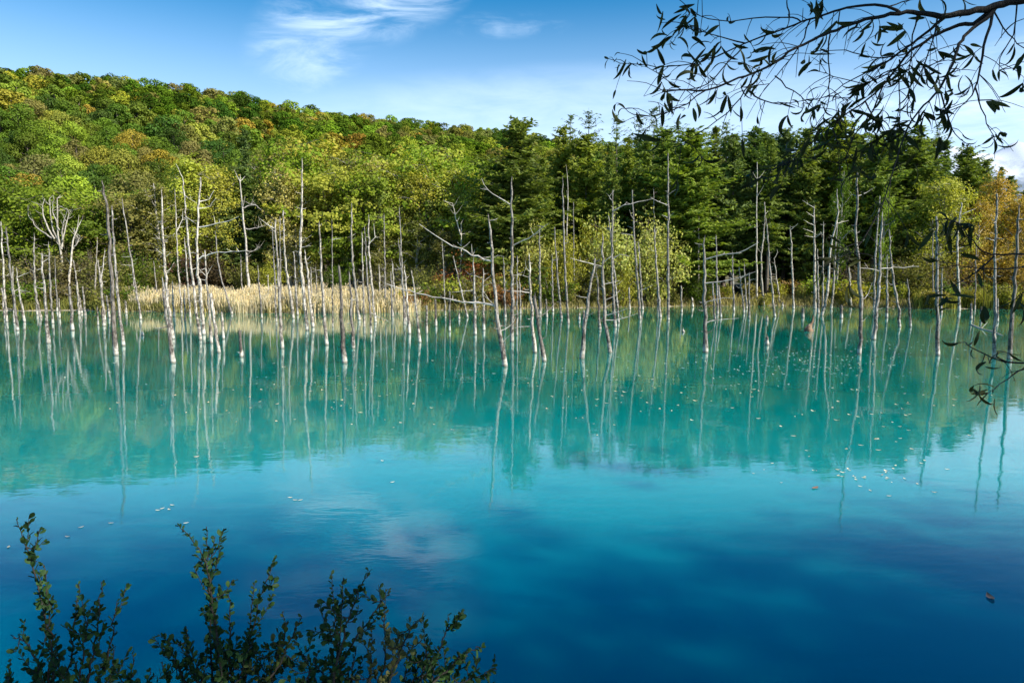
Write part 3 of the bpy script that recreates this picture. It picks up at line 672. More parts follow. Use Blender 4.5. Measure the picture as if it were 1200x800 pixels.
def reed_strip(rng, n):
    px = rng.beta(1.5, 1.35, n) * 345 + 148; d = rng.uniform(-.3, 7, n) * (1 - .55 * np.abs((px - 325) / 180) ** 3); X = (px - 600) / 800 * 57; Y = shore_y(X) + d
    return (px - 600) / 800 * Y, Y
blades('reed_bed', 30000, reed_strip, .35, 1.45, (.60, .53, .38), 'pale straw-coloured reed bed lining the far bank left of centre', 'reeds', .055, True, 2, .10)
blades('bank_grass', 9000, strip(-20, 200, .2, 4), .25, .8, (.16, .17, .04), 'short olive grass on the bank at far left', 'grass', .06, seed=3, stiff=.3)
blades('dry_bank_grass', 20000, strip(120, 1085, -.1, 3.5), .2, .75, (.30, .27, .11), 'dry yellowish grass along the far bank under the conifers', 'grass', .06, seed=4, stiff=.35)
blades('tall_bank_grass', 8000, strip(1075, 1260, .1, 3.5), .5, 1.4, (.30, .30, .06), 'tall green and golden grass on the bank at far right', 'grass', .06, seed=6, stiff=.25)

# ------------------------------------------------------------------ dead trees standing in the pond
PALE = (1.12, 1.10, 1.06); GREY = (.85, .84, .84); DARK = (.52, .49, .47); WHITE = (1.3, 1.27, 1.2)
# (base x, base y, top x, top y, width px, tint, bend points [(x,y)], traced branches [[(x,y)...]], label or None)
S = [
(8,377,1,260,3.4,PALE,[(4,320)],[],None),(6,374,2,338,2.6,GREY,[],[],None),(21,387,7,267,3.8,GREY,[(13,320)],[],'long greyish trunk leaning left, in front of the far left bank'),(17,378,15,312,3,PALE,[],[],None),
(29,377,19,314,3.4,PALE,[(23,345)],[[(21,325),(36,318)],[(24,340),(35,342)]],None),(48,372,40,273,3.6,PALE,[(40,315),(43,350)],[],'pale trunk curving out at its foot near the left bank'),(44,369,43,357,3.2,PALE,[],[],None),
(57,402,49,297,4.8,GREY,[(51,330)],[[(50,308),(60,300)]],'sturdy grey trunk with one short raised branch, foremost near the left bank'),(62,379,57,283,3,GREY,[(59,330)],[],None),(67,365,64,300,2.2,GREY,[],[],None),(70,373,69,350,2.2,PALE,[],[],None),
(85,387,81,336,4.4,GREY,[],[],'short stout grey trunk standing clear before the left bank'),(93,369,90,331,3,PALE,[],[],None),(96,367,86,305,2.8,PALE,[(91,338)],[],None),(100,370,97,336,2.8,PALE,[],[],None),(110,362,114,278,2.6,PALE,[],[],None),
(115,381,114,360,2.2,GREY,[],[],None),(122,382,115,305,4,PALE,[(119,340)],[],None),(123,375,123,291,3,PALE,[(119,335)],[],None),(128,372,125,347,3.2,WHITE,[],[],None),
(136,416,119,212,6.6,DARK,[(125,245),(129,300),(132,350)],[[(130,300),(136,298)]],'tallest dark-barked trunk at left, leaning left with peeling bark'),(145,405,131,242,4.6,GREY,[(134,300),(139,350)],[],'slim grey trunk just right of the tall dark-barked one'),
(148,367,147,353,3,PALE,[],[],None),(156,356,157,327,3.2,PALE,[],[],None),(165,374,143,232,3,GREY,[(150,280),(158,330)],[[(152,301),(142,301)],[(156,311),(142,310)]],'thin trunk leaning far left with two stub branches, left of the reeds'),(167,393,167,389,4,PALE,[],[],None),(185,350,180,306,2.4,GREY,[],[],None),
(203,425,190,325,6.4,GREY,[(194,360)],[],'thick leaning trunk with white foot, foremost at the left end of the reeds'),(203,397,189,222,5,PALE,[(192,290),(196,345)],[[(190,300),(184,292)],[(192,302),(200,296)]],'tall pale trunk with fine side twigs halfway, left end of the reeds'),
(204,371,202,330,3.4,PALE,[],[],None),(213,367,205,222,2.6,PALE,[(208,300)],[[(206,272),(213,260),(214,248)],[(208,268),(216,265)]],None),(217,376,216,338,2.4,PALE,[],[],None),(223,372,216,277,2.8,PALE,[],[],None),
(235,398,214,208,4.2,PALE,[(217,240),(220,275),(225,322)],[[(217,228),(231,238)],[(215,205),(206,192)],[(219,254),(230,262)]],'tall pale trunk with thin twigs at its top, before the reeds'),(239,392,235,208,4.4,WHITE,[(232,260),(231,305),(235,345)],[[(234,237),(245,233),(251,222)],[(234,245),(245,242),(254,232)],[(234,267),(258,261),(280,254)],[(231,304),(250,297),(288,294)]],'tall white trunk with two upswept branches on its right, before the reeds'),
(236,377,229,279,2.6,PALE,[],[],None),(248,402,240,294,4,PALE,[(243,340)],[[(243,322),(249,311)],[(242,324),(233,315)]],None),(257,413,247,344,5,PALE,[(251,375)],[],'short broken trunk with whitish flaking top, before the reeds'),(262,397,260,366,3.8,PALE,[],[],None),(272,368,252,271,2.6,GREY,[(258,320)],[],None),
(283,418,281,387,5,DARK,[],[],'short dark stump with a white foot standing alone before the reeds'),(307,373,302,310,2.8,GREY,[],[],None),(284,350,282,298,2.2,GREY,[],[],None),(315,360,314,322,2.6,WHITE,[],[],None),
(331,408,323,257,4.8,PALE,[(325,310),(328,360)],[[(323,268),(312,262),(305,256)]],'tall stout trunk foremost in the middle of the reeds'),(324,377,319,264,2.6,GREY,[],[],None),(329,380,328,254,2.8,GREY,[],[],None),(344,373,332,247,4,PALE,[(334,300)],[],None),(349,369,344,295,3,GREY,[],[],None),
(360,387,354,186,5,WHITE,[(353,250),(352,300),(356,345)],[[(352,296),(345,294)],[(354,290),(364,288)]],'tallest white trunk, straight as a mast before the reeds'),(367,383,357,293,4.2,PALE,[(361,330)],[[(359,310),(365,306)],[(364,360),(372,352)]],None),(372,365,370,312,2,GREY,[],[],None),(366,366,364,313,2.6,GREY,[],[],None),
(383,404,374,260,4.8,PALE,[(376,300),(379,360)],[],'stout bare pale trunk standing clear at the right end of the reeds'),(390,383,389,257,2.2,PALE,[],[[(389,281),(400,279)]],None),
(404,425,397,312,7.2,DARK,[(399,340),(401,390)],[],'thick black-barked trunk with broken top, foremost at the right end of reeds'),(414,408,409,318,5,GREY,[(411,350)],[[(411,352),(420,350)]],None),
(421,375,412,238,4,PALE,[(413,300)],[[(414,332),(420,327)]],None),(427,383,424,272,3.2,PALE,[],[],None),(435,391,427,264,3.2,GREY,[(431,330)],[[(433,366),(445,372),(458,378)]],None),(440,377,432,252,3.8,PALE,[(433,300),(436,335)],[[(434,286),(439,278),(438,262)]],'pale trunk with a hooked side stem, right of the reeds'),
(446,365,444,310,2.6,PALE,[],[],None),(452,366,450,250,2.8,GREY,[],[],None),(460,371,458,318,3.4,GREY,[],[],None),(464,366,459,305,3,GREY,[],[],None),(476,376,467,280,3,GREY,[(471,330)],[],None),(480,391,474,311,4.2,PALE,[],[],None),(474,380,468,240,2.8,GREY,[(471,310)],[],None),
(492,401,482,317,4.2,PALE,[(486,345)],[],'stout pale trunk leaning left, foremost left of the orange bush'),(500,391,500,358,3.4,PALE,[],[],None),(511,382,510,351,3.4,DARK,[],[],None),(522,370,518,282,2.2,PALE,[],[],None),(527,388,527,342,2.8,GREY,[],[],None),(538,374,538,367,3,PALE,[],[],None),(548,372,531,300,2.6,GREY,[],[],'thin trunk leaning left right in front of the orange bush'),
(557,392,555,302,4.8,GREY,[],[[(556,340),(530,342)],[(557,322),(566,327)]],'stout straight grey trunk right of the orange bush'),(567,387,566,314,4,GREY,[],[[(566,330),(575,323)],[(566,336),(576,331)]],None),
(592,429,572,252,6.8,GREY,[(576,285),(577,312),(582,360)],[[(574,306),(557,300),(540,292),(515,280),(490,262)],[(579,359),(560,355),(542,354),(507,348),(480,341),(450,332)],[(577,303),(583,299),(590,301)],[(580,362),(565,340)],[(586,388),(598,382),(604,372)],[(588,402),(598,392)]],'thick leaning trunk with two very long branches reaching left, centre foreground'),
(600,400,600,207,5.4,GREY,[(600,300)],[[(600,288),(622,277),(644,261)],[(599,240),(585,232),(572,222),(564,208)],[(600,341),(622,342)],[(600,341),(588,340)],[(601,322),(610,323)],[(600,370),(612,366)]],'tall straight trunk with a raised branch on each side, front of the spruce'),
(606,393,606,300,3,GREY,[],[],None),(610,368,609,325,2.4,GREY,[],[],None),(592,372,590,300,3.6,GREY,[],[],None),(627,413,620,298,5.4,PALE,[(622,350)],[[(621,325),(606,321)],[(622,343),(600,341)],[(625,382),(603,384)]],'pale leaning trunk with stubby side branches, left of a pair near centre'),
(638,423,626,347,5.8,DARK,[(630,372)],[[(631,371),(640,366),(651,355)]],'short dark trunk with white foot and a forked side branch near centre'),(633,368,632,268,3.8,GREY,[],[],None),(641,372,640,352,3,GREY,[],[],None),(658,373,650,267,3.2,GREY,[(653,320)],[],None),(648,365,647,297,3,GREY,[],[],None),
(666,379,659,207,3.6,GREY,[(661,280),(663,330)],[[(661,286),(668,282)]],'tall thin trunk before the willow bushes, left side'),(673,358,672,237,2.2,GREY,[],[],None),(679,375,679,367,3.4,PALE,[],[],None),(684,375,684,364,3,PALE,[],[],None),(681,258,680,227,2,GREY,[],[],None),
(682,420,697,303,6.2,GREY,[(687,370),(692,335)],[[(692,349),(680,348),(674,346)],[(689,384),(682,383)],[(697,310),(682,306),(668,302)]],'dark trunk leaning right, foremost before the willow bushes'),
(703,386,699,313,4.2,DARK,[],[],None),(715,413,706,275,5.8,GREY,[(706,310),(709,370)],[[(708,333),(726,329)],[(709,352),(720,347),(727,339)],[(710,360),(720,355)],[(712,370),(725,365),(736,361)],[(712,375),(730,373),(748,367)],[(706,308),(714,302),(724,300)],[(706,312),(690,308)]],'thick trunk with a comb of curved branches on its right side'),
(721,383,718,223,4.2,GREY,[(717,290),(718,330)],[[(719,248),(732,240),(765,233)],[(718,235),(714,230),(720,223)],[(718,304),(726,298),(738,300)]],'tall trunk with a curled tip and long thin branch, behind the comb-branched one'),(725,378,713,253,3,GREY,[(720,320)],[],None),(738,363,737,337,2.6,PALE,[],[],None),
(750,374,741,223,3.8,GREY,[(744,290),(748,340)],[[(742,268),(735,265)],[(743,276),(727,273)],[(749,342),(765,334)]],'tall grey trunk with short side twigs, right of the comb-branched one'),(753,363,748,283,3.2,GREY,[],[],None),(774,372,767,267,3.8,GREY,[(769,310)],[[(768,275),(771,267)]],None),(771,365,770,313,3,GREY,[],[],None),
(783,375,783,180,4.2,GREY,[(783,260)],[[(782,240),(772,237),(763,231)],[(783,228),(794,221)],[(783,255),(776,252)],[(783,254),(790,249)],[(784,328),(792,324)]],'very tall straight trunk with antler-like side twigs before the dark conifers'),(799,366,798,335,2.6,PALE,[],[],None),(768,350,766,220,2.2,GREY,[],[],None),
(818,358,819,252,2.8,GREY,[],[[(818,286),(823,279)],[(818,272),(811,271)]],None),(827,413,826,277,6.6,GREY,[(826,340)],[[(829,332),(845,330),(860,326),(885,318)],[(829,355),(838,351),(862,350)],[(829,379),(840,375),(865,373)],[(828,304),(850,298),(870,294),(890,283)],[(825,287),(814,285)]],'thick lone trunk with long branches on its right, before the dark conifers'),
(838,375,835,332,2.8,GREY,[],[],None),(841,368,839,276,3.2,GREY,[],[],None),(845,372,842,335,2.8,GREY,[],[],None),(860,365,858,294,3.2,GREY,[],[],None),(872,367,866,313,2.8,GREY,[],[[(870,326),(878,320)]],None),(875,362,872,307,2.8,GREY,[],[[(872,312),(876,309)]],None),(878,373,878,320,3,GREY,[],[],None),
(895,358,896,237,3.2,PALE,[(892,307),(896,262)],[[(896,252),(900,247)]],'wavering thin pale trunk, left of a crossing pair before the dark conifers'),(908,371,898,255,3.2,PALE,[(902,310)],[],'straight thin pale trunk, right of a crossing pair before the dark conifers'),(914,357,907,302,2.8,PALE,[],[[(908,303),(911,296),(910,292)]],None),(917,359,917,354,3,PALE,[],[],None),
(899,376,899,370,3.4,DARK,[],[],None),(899,404,899,395,5.4,DARK,[],[],'tiny dark stump alone in open water, right of the lone thick trunk'),(930,362,926,265,3.2,PALE,[(928,310)],[[(928,270),(935,262)]],None),(941,372,941,361,4,GREY,[],[],None),(801,389,800,386,4,DARK,[],[],None),(812,360,811,349,3,PALE,[],[],None),
(955,362,954,240,4.4,PALE,[],[[(954,243),(940,235)],[(954,254),(945,248)],[(954,264),(942,258)],[(954,273),(941,268)],[(954,278),(943,276)],[(955,279),(965,272)]],'pale trunk with five short branches on its left side, behind the root stump'),(959,367,958,292,3.2,PALE,[],[],None),(964,365,965,260,3,PALE,[],[],None),
(963,370,981,222,3.8,PALE,[(970,340),(973,293),(981,255)],[[(980,262),(995,258)]],'bowed pale trunk curving up to the right, behind the root stump'),(974,362,981,258,3.2,PALE,[(977,330)],[],None),(986,373,986,358,4.2,DARK,[],[],None),(997,360,995,312,3.4,PALE,[],[],None),
(1007,415,1005,203,5.6,GREY,[(1003,265),(1006,313),(1009,370)],[[(1005,230),(1015,226),(1026,219)],[(1004,230),(998,228)],[(1011,352),(1017,344),(1022,331)],[(1012,378),(1017,371)],[(1006,290),(1013,280)]],'tall dark-footed trunk with kinked stem, foremost right of the root stump'),
(1024,398,1034,248,5.6,GREY,[(1030,330)],[[(1032,318),(1018,314),(1005,314)],[(1033,315),(1050,313),(1078,312)]],'thick trunk leaning right with long thin cross branches'),(1024,362,1031,230,3.2,GREY,[(1026,300)],[],None),(1039,372,1040,298,3.2,GREY,[],[[(1040,300),(1036,308)]],None),(1042,360,1039,320,2.6,DARK,[],[],None),
(1054,383,1042,270,4,GREY,[(1044,300),(1048,335),(1053,362)],[],'grey trunk bending like a bow, right of the thick leaning one'),(1067,383,1063,327,3.4,GREY,[(1065,345)],[],None),
(1099,416,1097,254,6,GREY,[],[[(1098,340),(1092,342)]],'stout upright dark grey trunk standing clear at the right'),(1103,367,1104,313,2.8,GREY,[],[[(1104,318),(1106,312)]],None),(1093,357,1093,257,2.2,GREY,[],[],None),
(1124,365,1127,238,4,PALE,[(1122,283)],[[(1125,252),(1132,249),(1143,245)],[(1123,292),(1132,288)]],'slim pale trunk with a kinked top, near the right edge of the pond'),(1138,374,1138,356,3.8,GREY,[],[],None),(1150,373,1150,362,3.8,GREY,[],[],None),
(1165,420,1168,227,5,GREY,[(1166,330)],[[(1166,283),(1156,278)],[(1167,305),(1176,301)]],'tall straight trunk in front, second from the right edge'),(1169,377,1169,350,3,GREY,[],[],None),(1183,421,1194,241,6.4,DARK,[(1190,320)],[],'dark leaning trunk foremost at the right edge'),(1143,352,1144,280,2.2,GREY,[],[],None),
]
def snag(i, bx, by, tx, ty, w, tint, bends, branches, label):
    rng = np.random.default_rng(1000 + i)
    yb = max(by, float(np.interp(bx, SH_PX, SH_PY)) - 4)
    P0 = px_water(bx, by); Ys = float(shore_y(P0.x))
    if P0.y > Ys + 2: P0 = px_at(bx, by, Ys + 1.5)
    Y = P0.y; g = tz(P0.x, Y); z0 = min(P0.z, g) if g > 0 else 0.0
    m_px = 0.5 * w * Y / 800 * .76
    pts2 = [(bx, by)] + sorted(bends, key=lambda q: -q[1]) + [(tx, ty)]
    tiltY = rng.normal(0, .02)
    W = []
    for (a, b) in pts2:
        p = px_at(a, b, Y); dy = tiltY * max(0, p.z); p = px_at(a, b, Y + dy); W.append(np.array(p))
    W[0] = np.array([P0.x, Y, z0])
    base = Vector((P0.x, Y, z0)); H = W[-1][2] - z0
    n = max(5, min(26, int(H / .35) + 4)); path = smooth_path(W, n) - np.array(base)
    if n > 8: path[2:-1] += rng.normal(0, .010 + m_px * .10, (n - 3, 3)) * np.array([1, 1, .3])
    path = np.vstack([path[0] - np.array([(path[1] - path[0])[0], 0, .45]), path])
    hh = np.clip(path[:, 2] / max(H, .1), 0, 1)
    rad = m_px * (1.08 - (.62 if H > 2.2 else .25) * hh) * (1 + rng.uniform(-.09, .09, len(hh))); rad[:3] *= 1.10
    if H > 2.5 and rng.uniform() < .6: rad[-1] *= .35; rad[-2] *= .75
    short = H < .45
    root = empty('dead_tree' if not short else 'tree_stump', base)
    tb = MB(); tube(tb, path, rad, 9, rng, .13, cap=True)
    # splintered top
    for k in range(3 if H > 1 else 2):
        a = rng.uniform(0, 6.28); o = np.array([math.cos(a), math.sin(a), 0]) * rad[-2] * .5
        tube(tb, np.array([path[-2] + o * .8, path[-1] + o * .9 + [0, 0, rad[-2] * rng.uniform(.5, 2.6)]]), [rad[-2] * .42, rad[-2] * .08], 4)
    # short spurs all along the stem
    ns = int(H * 1.6)
    for k in range(ns):
        q = rng.uniform(.12, .97) * H; c = np.array([np.interp(q, path[:, 2], path[:, j]) for j in range(3)]); a = rng.uniform(0, 6.28)
        L = rng.uniform(.06, .22) * (1.8 if rng.uniform() < .15 else 1); d = np.array([math.cos(a), math.sin(a), rng.uniform(-.3, .5)])
        tube(tb, np.array([c, c + d * (m_px + L * .6), c + d * (m_px + L) + [0, 0, .04]]), [.018, .012, .005], 4)
    kk = rng.uniform(.70, 1.25); t = tb.obj('trunk', M_DEAD, root, color=tuple(c * kk for c in tint))
    # traced branches, plus a few loose thin ones on tall trunks
    B = []
    for br in branches:
        kdep = rng.uniform(-.35, .35); L0 = np.array(px_at(*br[0], Y)); pp = []
        c = L0 - np.array(base); c = np.array([np.interp(c[2], path[:, 2], path[:, j]) for j in range(3)]); pp.append(c)
        for (a, b) in br[1:]:
            q = np.array(px_at(a, b, Y)); dist = np.linalg.norm(q - L0); q = np.array(px_at(a, b, Y + kdep * dist)); pp.append(q - np.array(base))
        B.append((pp, 1.0))
    for k in range(int(rng.integers(0, 3)) if H > 2.6 and w > 2.7 else 0):
        q = rng.uniform(.3, .92) * H; c = np.array([np.interp(q, path[:, 2], path[:, j]) for j in range(3)]); a = rng.uniform(0, 6.28); L = rng.uniform(.2, .55)
        d = np.array([math.cos(a), math.sin(a), rng.uniform(-.15, .5)])
        B.append(([c, c + d * L * .55, c + d * L + [0, 0, rng.uniform(-.05, .25)]], .5))
    for pp, k in B:
        bb = MB(); L = sum(np.linalg.norm(pp[j + 1] - pp[j]) for j in range(len(pp) - 1)); m = max(5, int(L / .22))
        q = smooth_path(pp, m); q[1:] += rng.normal(0, .014, (m - 1, 3)) * min(1.5, L)
        r0 = (.009 + .008 * min(L, 3)) * (Y / 26) ** .45 * (.75 if k < 1 else 1)
        tube(bb, q, np.linspace(r0 * 1.15, r0 * .35, m), 5, rng, .1)
        for _ in range(int(L * 2.2)):
            j = rng.integers(m // 3, m - 1) if m > 5 else 2; dd = rng.normal(0, 1, 3); dd[2] = abs(dd[2]) * .8 - .1; dd = dd / np.linalg.norm(dd); l2 = rng.uniform(.1, .38)
            tube(bb, np.array([q[j], q[j] + dd * l2 * .5, q[j] + dd * l2 + [0, 0, .03]]), [r0 * .45, r0 * .3, r0 * .14], 4)
        bb.obj('branch', M_TWIG, root, color=tuple(min(1.25, c * 1.08) for c in tint))
    hgt = by - ty
    size = 'tiny' if hgt < 15 else 'short' if hgt < 45 else 'mid-height' if hgt < 85 else 'tall' if hgt < 130 else 'very tall'
    thick = 'thin' if w < 3.1 else 'slender' if w < 4.3 else 'thick'
    tone = {PALE: 'pale', WHITE: 'white', GREY: 'grey', DARK: 'dark'}[tint]
    lean = (tx - bx) / max(8, hgt)
    ln = '' if hgt < 20 else (' left-leaning' if lean < -.11 else ' right-leaning' if lean > .06 else '')
    SZ = [(110, 'by the left bank'), (190, 'by the tall dark-barked trunk'), (300, 'before the left reeds'), (400, 'before the right reeds'), (495, 'just right of the reeds'), (575, 'before the orange bush'), (655, 'before the big spruce'), (795, 'before the willow bushes'), (938, 'before the dark conifers'), (1060, 'around the root stump'), (1300, 'near the right edge')]
    zn = [n for lim, n in SZ if bx < lim][0]
    later_label(root, bx, f'{size} {thick} {tone}{ln}', 'dead trunk' if not short else 'stump', 'dead tree' if not short else 'stump', 'dead trees standing in the pond', label, zn)
for i, row in enumerate(S):
    if row[1] < 340: continue
    snag(i, *row)

# bare many-limbed dead tree on the left bank, and the pale standing conifer trunk
def bare_tree(px0, py0, Y, limbs, label, w, tint):
    base = px_at(px0, py0, Y); base.z = tz(base.x, Y) - .1; rng = np.random.default_rng(int(px0))
    root = empty('bare_tree', base); off = np.array(base)
    for k, (pl, wd) in enumerate(limbs):
        dep = rng.uniform(-.3, .3) if k else 0; q0 = np.array(px_at(*pl[0], Y)); P = []
        for (a, b) in pl:
            q = np.array(px_at(a, b, Y)); q = np.array(px_at(a, b, Y + dep * np.linalg.norm(q - q0))); P.append(q - off)
        if k == 0: P[0] = np.zeros(3)
        m = 10; q = smooth_path(P, m); q[1:] += rng.normal(0, .03, (m - 1, 3)); mb = MB(); r = wd * .5 * Y / 800
        tube(mb, q, np.linspace(r, r * .3, m), 6, rng, .1)
        for _ in range(7):
            j = rng.integers(3, m); dd = rng.normal(0, 1, 3); dd[2] = abs(dd[2]); dd /= np.linalg.norm(dd); L = rng.uniform(.3, 1.0)
            tube(mb, np.array([q[j], q[j] + dd * L * .5 + [0, 0, .03], q[j] + dd * L + [0, 0, .15]]), [r * .3, r * .2, r * .08], 4)
        mb.obj('trunk' if k == 0 else 'branch', M_TWIG, root, color=tint)
    tag(root, label, 'dead tree', 'bare trees on the far bank')
bare_tree(74, 358, 56, [([(74, 358), (73, 330), (71, 295), (67, 265), (67, 232)], 3.6), ([(72, 292), (76, 268), (81, 247)], 2.2), ([(71, 288), (62, 268), (58, 232)], 2.4), ([(64, 280), (54, 262), (49, 245), (52, 233)], 2.2), ([(61, 279), (45, 268), (33, 252)], 1.8), ([(73, 282), (74, 262), (79, 246)], 2.0), ([(70, 270), (62, 250), (63, 230)], 1.8)],
          'bleached bare tree with antler-like spreading limbs on the left bank', 3, (.72, .71, .68))
bare_tree(80, 360, 55.5, [([(80, 360), (83, 310), (86, 282), (93, 260)], 2.8), ([(85, 292), (90, 285), (94, 276)], 1.6)], 'thin bare tree leaning right, beside the antler-limbed one', 3, PALE)
bare_tree(293, 356, 58.5, [([(293, 356), (290, 318), (286, 260), (281, 212)], 3.8), ([(284, 244), (298, 240), (306, 246)], 1.5), ([(288, 268), (300, 268), (310, 264)], 1.5), ([(289, 294), (298, 294), (305, 290)], 1.5)], 'tall grey standing dead trunk with thin boughs behind the reeds', 3, GREY)
bare_tree(535, 352, 57.5, [([(535, 352), (538, 330), (540, 300), (540, 262)], 2.2), ([(540, 275), (535, 258), (530, 238)], 1.8)], 'thin bare tree with a forked top behind the orange bush', 3, PALE)
bare_tree(505, 354, 56, [([(505, 354), (508, 342), (515, 336), (523, 334)], 2.2), ([(515, 352), (519, 342), (522, 340)], 1.8)], 'bleached root limbs arching at the waterline beside the orange bush', 3, WHITE)
bare_tree(660, 352, 60, [([(660, 352), (664, 300), (665, 250), (665, 205)], 2.2)], 'pole-like grey trunk behind the willow bushes', 3, GREY)
bare_tree(887, 352, 60, [([(887, 352), (887, 300), (887, 250), (887, 190)], 2.6)], 'grey pole-like trunk against the dark conifers', 3, GREY)

def root_stump():
    P = px_water(948, 388); root = empty('root_stump', P); rng = np.random.default_rng(9); mb = MB(); s = P.y / 800
    tube(mb, smooth_path([[0, 0, -.2], [-.04, 0, .12], [.06, .02, .30], [.16, .02, .46], [.19, .02, 19 * s]], 9), np.array([4.8, 4.9, 4.1, 3.1, 2.2, 1.6, 1.3, .9, .3]) * s, 9, rng, .3)
    mb.obj('trunk', M_TWIG, root, color=(.42, .28, .18))
    for k in range(15):
        a = rng.uniform(0, 6.28); L = rng.uniform(4.5, 8.5) * s; d = np.array([math.cos(a), math.sin(a) * .7, 0]); mb = MB(); z = rng.uniform(.05, .36)
        tube(mb, smooth_path([[0, 0, z], d * L * .35 + [0, 0, z * rng.uniform(.6, .95)], d * L * .7 + [0, 0, z * rng.uniform(.1, .6)], d * L + [0, 0, -.12]], 8), np.linspace(.06, .022, 8), 6, rng, .2)
        mb.obj('root', M_TWIG, root, color=(1.1, .84, .58) if k % 2 else (.3, .2, .14))
    tag(root, 'upturned brown stump with pale tangled roots sitting in the water', 'stump')
root_stump()
def floating_branch():
    a = px_water(1138, 380, .01); root = empty('floating_branch', a); mb = MB(); rng = np.random.default_rng(8)
    P = [np.array(px_water(x, y, .02)) - np.array(a) for x, y in ((1138, 380), (1150, 385), (1162, 388), (1175, 393))]
    tube(mb, smooth_path(P, 12), np.linspace(.035, .015, 12), 6, rng, .1); mb.obj('stem', M_TWIG, root, color=PALE)
    for q in ((1162, 388), (1150, 385)):
        mb = MB(); c = np.array(px_water(*q, .02)) - np.array(a); tube(mb, np.array([c, c + [.25, .1, .2], c + [.4, .15, .32]]), [.018, .012, .006], 5); mb.obj('twig', M_TWIG, root, color=PALE)
    tag(root, 'thin fallen branch floating between the two rightmost tall trunks', 'branch')
floating_branch()

# ------------------------------------------------------------------ fallen leaves on the water
def leaf_mat(name, c):
    m, t, out = mat(name); at = t.new('ShaderNodeAttribute', attribute_name='tint')
    col = t.mix(at.outputs['Fac'], c, tuple(x * .5 for x in c)); pb = t.new('ShaderNodeBsdfPrincipled', i_Roughness=.45); t.link(col, pb.inputs['Base Color']); t.link(pb.outputs[0], out.inputs[0]); return m
M_FLOAT = leaf_mat('fallen_leaf', (.75, .66, .45)); M_BROWNLEAF = leaf_mat('brown_fallen_leaf', (.28, .13, .06))
def leaf_shape(mb, c, L, az, curl=.12, tint=.3, wd=.42):
    t = np.linspace(0, 1, 6); wv = np.sin(np.pi * t ** .85) * L * wd * .5; ca, sa = math.cos(az), math.sin(az); V = []
    for k, u in enumerate(t):
        for s in (-1, 0, 1):
            x = (u - .5) * L; y = s * wv[k]; z = curl * L * ((u - .5) ** 2 * 4 * .6 + (abs(s) * .25)) + .004
            V.append([c[0] + ca * x - sa * y, c[1] + sa * x + ca * y, c[2] + z])
    F = [[k * 3 + j, (k + 1) * 3 + j, (k + 1) * 3 + j + 1, k * 3 + j + 1] for k in range(5) for j in range(2)]
    mb.add(V, F, tint)
NEARL = [(185, 598), (190, 596), (198, 597), (202, 592), (340, 583), (346, 586), (352, 586), (95, 618), (130, 613), (10, 641), (79, 629), (218, 613), (448, 540), (955, 572, 1), (1008, 570), (1040, 560), (1060, 561), (1075, 567), (1020, 575), (905, 543), (1160, 700, 1), (565, 800, 0), (945, 528), (1080, 543), (1110, 550), (460, 565), (700, 510), (720, 498), (660, 478)]
for q in NEARL:
    px, py = q[:2]
    if py > 795: continue
    p = px_water(px, py); brown = len(q) > 2 and q[2] == 1; mb = MB()
    leaf_shape(mb, (0, 0, 0), .065 if not brown else .14, rnd.uniform(0, 6.28), rnd.uniform(.05, .16), rnd.uniform(0, .6))
    o = mb.obj('floating_leaf', M_BROWNLEAF if brown else M_FLOAT); o.location = (p.x, p.y, 0.002)
    side = 'left half' if px < 420 else 'middle' if px < 800 else 'right half'
    tag(o, (f'pale fallen leaf floating on open water in the {side} of the pond' if not brown else ('brown curled leaf floating alone at lower right' if py > 650 else 'reddish-brown leaf floating among pale ones at right')), 'leaf', 'fallen leaves on the water')
fr = np.random.default_rng(77); mb = MB()
spots = [(940, 425, 110, 16, 200), (1020, 405, 60, 10, 40), (840, 445, 90, 25, 50), (700, 455, 80, 30, 45), (1000, 480, 120, 40, 60), (300, 450, 220, 45, 60), (100, 420, 90, 20, 20), (430, 470, 60, 25, 25), (1000, 560, 100, 12, 25), (560, 430, 120, 25, 40)]
for (cx, cy, sx_, sy_, n) in spots:
    for _ in range(n):
        px = fr.normal(cx, sx_ * .6); py = fr.normal(cy, sy_ * .7)
        if py < 385 or py > 620: continue
        p = px_water(px, py); leaf_shape(mb, (p.x, p.y, .002), fr.uniform(.04, .12) * min(1, p.y / 14), fr.uniform(0, 6.28), fr.uniform(.05, .3), fr.uniform(0, 1), .5)
tag(mb.obj('leaf_litter', M_FLOAT), 'scattered pale specks of leaves floating among the dead trunks', 'fallen leaves', kind='stuff')

